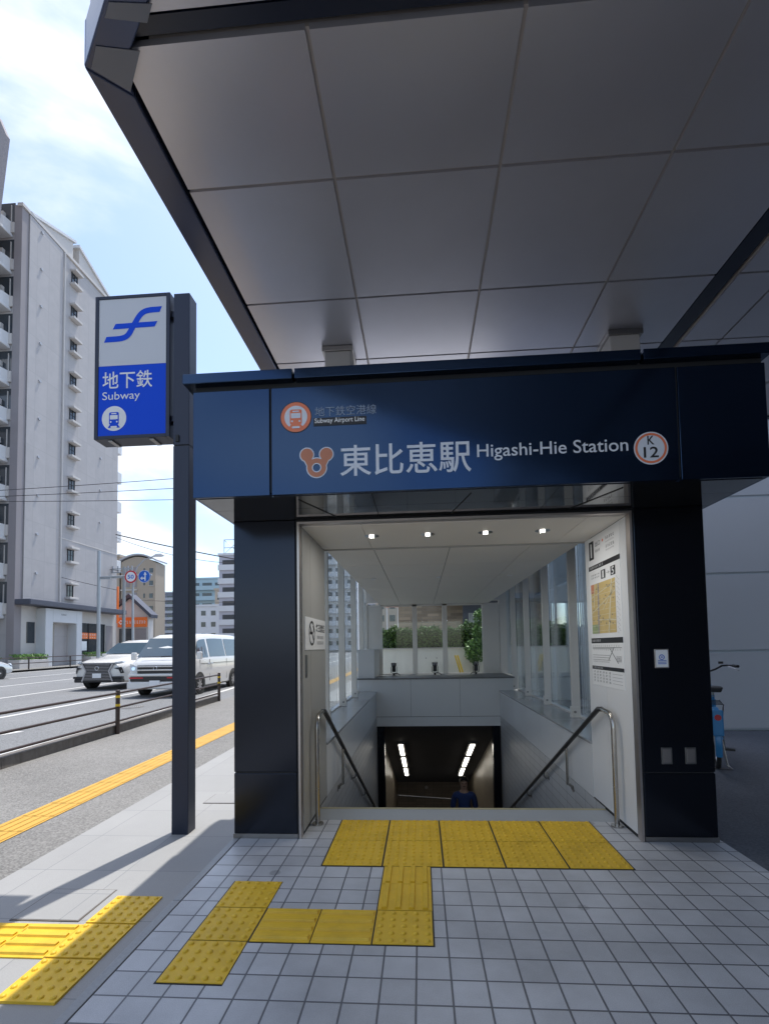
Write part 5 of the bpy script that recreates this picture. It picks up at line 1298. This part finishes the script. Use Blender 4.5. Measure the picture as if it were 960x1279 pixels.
# arched-roof tan building
t = thing('tan_apartment_building', 'tan building with a curved arched roof behind the round traffic signs', 'building', (-38, 60, 0))
pts = [(-41.2, 0)]+[(-41.2+4.9*k/12, 13.4+1.15*math.sin(math.pi*(k/12*.80+.12))) for k in range(13)]+[(-36.3, 0)]
MB().prism(pts, 60, 62.5, 'y').build('wall', M['tan'], t)
rp = [(-41.4+5.3*k/12, 13.55+1.2*math.sin(math.pi*(k/12*.80+.12))) for k in range(13)]; rp2 = [(x, z+.22) for x, z in rp[::-1]]
MB().prism(rp+rp2, 59.8, 62.7, 'y').build('arched_roof', M['bgrey'], t)
for r_ in range(7):
    zc = 12.6-r_*1.75
    for x, w_ in ((-40.4, .85), (-39.2, .5)): MB().box(x-w_/2, x+w_/2, 59.95, 60.02, zc-.5, zc+.5).build('window', M['apt_pier'], t)
    o = MB().box(-37.15, -36.65, 59.95, 60.02, zc-.35, zc+.3).build('window', M['win'], t); MB().box(-37.25, -36.55, 59.9, 59.95, zc-.42, zc-.35).build('sill', M['apt_light'], o)
    MB().box(-38.0, -37.8, 59.95, 60.02, zc-.3, zc+.3).build('window', M['win'], t)
MB().box(-41.3, -38.7, 59.85, 59.9, 0, 13.5).build('stair_tower', M['bgrey'], t) if False else None
for r_ in range(7): MB().box(-41.2, -38.9, 59.8, 59.95, 11.6-r_*1.75, 11.75-r_*1.75).build('floor_band', M['apt_light'], t)
block('low_roof_building', 'narrow beige building with small stepped roof right of the apartment block', -43.6, -41.5, 60, 62, 14.6, M['tan'], 7, 1, (.5, .5))
block('dark_apartment_building', 'distant dark grey apartment block beside the dark sign pole', -64.2, -56, 110, 114, 15.6, M['bdark'], 9, 4, (.7, .45), bands=.6, frame=M['bgrey'])
t = block('rooftop_building', 'far dark building with a white round logo board showing above the dark block', -64.5, -57, 126, 134, 21.0, M['bdark'], 5, 3, (.6, .4))
MB().disc((-61.0, 125.8, 17.3), 1.3, (1, 0, 0), (0, 0, 1), 24, .6).build('round_logo', M['white'], t)
t = block('pale_blue_building', 'pale blue green apartment block far behind the white low building', -51.5, -40, 100, 104, 17.3, M['paleblue'], 7, 4, (.75, .45), bands=.8, frame=M['paleblue'])
t = block('brown_tower_building', 'brown building rising behind the white low building', -38.4, -34.8, 84, 87, 12.7, M['tan'], 5, 2, (.5, .4))
t = block('white_low_building', 'white low building with small dark windows right of the dark sign pole', -41.5, -34.2, 80, 82, 9.3, M['bwhite'], 4, 4, (.45, .42))
t = block('lilac_office_tower', 'lilac white tower with long window bands and steel frame on its roof', -31.6, -25.6, 70, 74, 16.4, M['lilac'], 7, 2, (.62, .5), bands=.25, frame=M['bwhite'])
mb = MB()
for x in (-31.2, -28.6, -26.0):
    mb.box(x-.05, x+.05, 71, 71.1, 16.7, 19.2)
for z in (19.1, 17.8): mb.box(-31.2, -26, 71, 71.1, z, z+.1)
mb.tube([(-31.2, 71, 16.8), (-28.6, 71, 19.1)], .05, 5).tube([(-28.6, 71, 16.8), (-31.2, 71, 19.1)], .05, 5).tube([(-28.6, 71, 16.8), (-26, 71, 19.1)], .05, 5)
mb.build('roof_frame', M['galv'], t)
block('white_apartment_building', 'white apartment block with balcony bands seen through the left stairwell glass', -19.2, -12.2, 90, 104, 20.5, M['bwhite'], 8, 3, (.7, .5), bands=.9, frame=M['bwhite'])
block('grey_apartment_building', 'grey block at the end of the street seen through the left glass', -12.0, -7.5, 100, 112, 13.5, M['bgrey'], 6, 3, (.6, .5), bands=.6)
block('beige_roadside_building', 'beige roadside building far down the street left of the hedge', -6.8, -3.4, 70, 84, 9.0, M['tan'], 4, 2, (.5, .5))
t = thing('reflection_board', 'orange board on two white posts added for the orange reflection top left in the back window', 'reflection_board', (-1.6, 24, 0))  # added board, stands in for an orange reflection in the window glass
MB().box(-2.0, -1.15, 24, 24.1, 3.75, 4.3).build('board', M['orange'], t)
for x in (-1.9, -1.25): MB().tube([(x, 24.15, 0), (x, 24.15, 4.2)], .05, 8).build('post', M['white'], t)
# unseen: block added to darken the right side; office opposite, both for reflections
t = thing('shading_block', 'dark unseen block added behind the viewer to shade the right side', 'building', (10, -5, 0))
MB().box(3.4, 22, -20, -4.6, -1, 26).build('wall', M['bdark'], t)
mb = MB()
for k in range(7): mb.box(3.38, 3.40, -19.5, -5.2, .8+k*3.3, 2.9+k*3.3)
mb.build('window_band', M['win'], t)
block('opposite_office_building', 'grey office block across the road outside the picture', -48, -31, -30, 20, 24, M['bgrey'], 7, 6, (.6, .5))

# ------------------------------------------------------------------ world, sun, camera
w = bpy.data.worlds.new('World'); scene.world = w; w.use_nodes = True; nt = w.node_tree; N = nt.nodes; L = nt.links
sunv = Vector((.105, .335, 1.0)).normalized()      # towards the sun
elev = math.asin(sunv.z); az = math.atan2(sunv.x, sunv.y)
bg = N['Background']; sky = N.new('ShaderNodeTexSky'); sky.sky_type = 'NISHITA'; sky.sun_disc = False
sky.sun_elevation = elev; sky.sun_rotation = az; sky.air_density = 1.0; sky.dust_density = 1.2; sky.ozone_density = 1.0
SKY_STR = .125
bg.inputs[1].default_value = SKY_STR
tc = N.new('ShaderNodeTexCoord'); mp_ = N.new('ShaderNodeMapping'); mp_.inputs['Scale'].default_value = (1.0, 1.0, 1.9); mp_.inputs['Location'].default_value = (.35, .1, .0)
L.new(tc.outputs['Generated'], mp_.inputs['Vector'])
n1 = N.new('ShaderNodeTexNoise'); n1.inputs['Scale'].default_value = 2.1; n1.inputs['Detail'].default_value = 9; n1.inputs['Roughness'].default_value = .55; n1.inputs['Distortion'].default_value = .3
L.new(mp_.outputs[0], n1.inputs['Vector'])
cr = N.new('ShaderNodeValToRGB'); cr.color_ramp.elements[0].position = .47; cr.color_ramp.elements[1].position = .66; cr.color_ramp.interpolation = 'EASE'
L.new(n1.outputs['Fac'], cr.inputs['Fac'])
mx = N.new('ShaderNodeMix'); mx.data_type = 'RGBA'; mx.inputs['B'].default_value = (4.6, 4.7, 4.8, 1)
k = math_node(nt, 'MULTIPLY', cr.outputs['Color'], .85); L.new(k, mx.inputs['Factor'])
L.new(sky.outputs[0], mx.inputs['A']); L.new(mx.outputs['Result'], bg.inputs[0])
sl = bpy.data.lights.new('sun', 'SUN'); sl.energy = 2.0; sl.angle = R(.55); sl.color = (1, .96, .90)
so = bpy.data.objects.new('sun', sl); col.objects.link(so); so.rotation_euler = (-sunv).to_track_quat('-Z', 'Y').to_euler()

cam = bpy.data.cameras.new('camera'); co = bpy.data.objects.new('camera', cam); col.objects.link(co)
r_ = Vector((0.997665034448856, 0.06617253438778832, -0.01690191500570253)); d_ = Vector((-0.02001076817813603, 0.046603646083174216, -0.998713006488188)); f_ = Vector((-0.06529967990031742, 0.9967192663255041, 0.04781899142040606))
mt = Matrix((( r_.x, -d_.x, -f_.x, 0), (r_.y, -d_.y, -f_.y, -3.642), (r_.z, -d_.z, -f_.z, 1.431), (0, 0, 0, 1)))
co.matrix_world = mt
cam.sensor_fit = 'HORIZONTAL'; cam.sensor_width = 36; cam.lens = 36*600.01/960
cam.shift_x = -5.39/960; cam.shift_y = 140.28/960
cam.clip_start = .05; cam.clip_end = 2000
scene.camera = co
vs_ = scene.view_settings; vs_.view_transform = 'Standard'; vs_.look = 'None'; vs_.gamma = 1; vs_.use_curve_mapping = False
vs_.exposure = 1.2
scene.render.engine = 'CYCLES'; scene.cycles.max_bounces = 10; scene.cycles.diffuse_bounces = 5; scene.cycles.glossy_bounces = 5; scene.cycles.transparent_max_bounces = 16
scene.cycles.use_denoising = True; scene.cycles.sample_clamp_indirect = 6
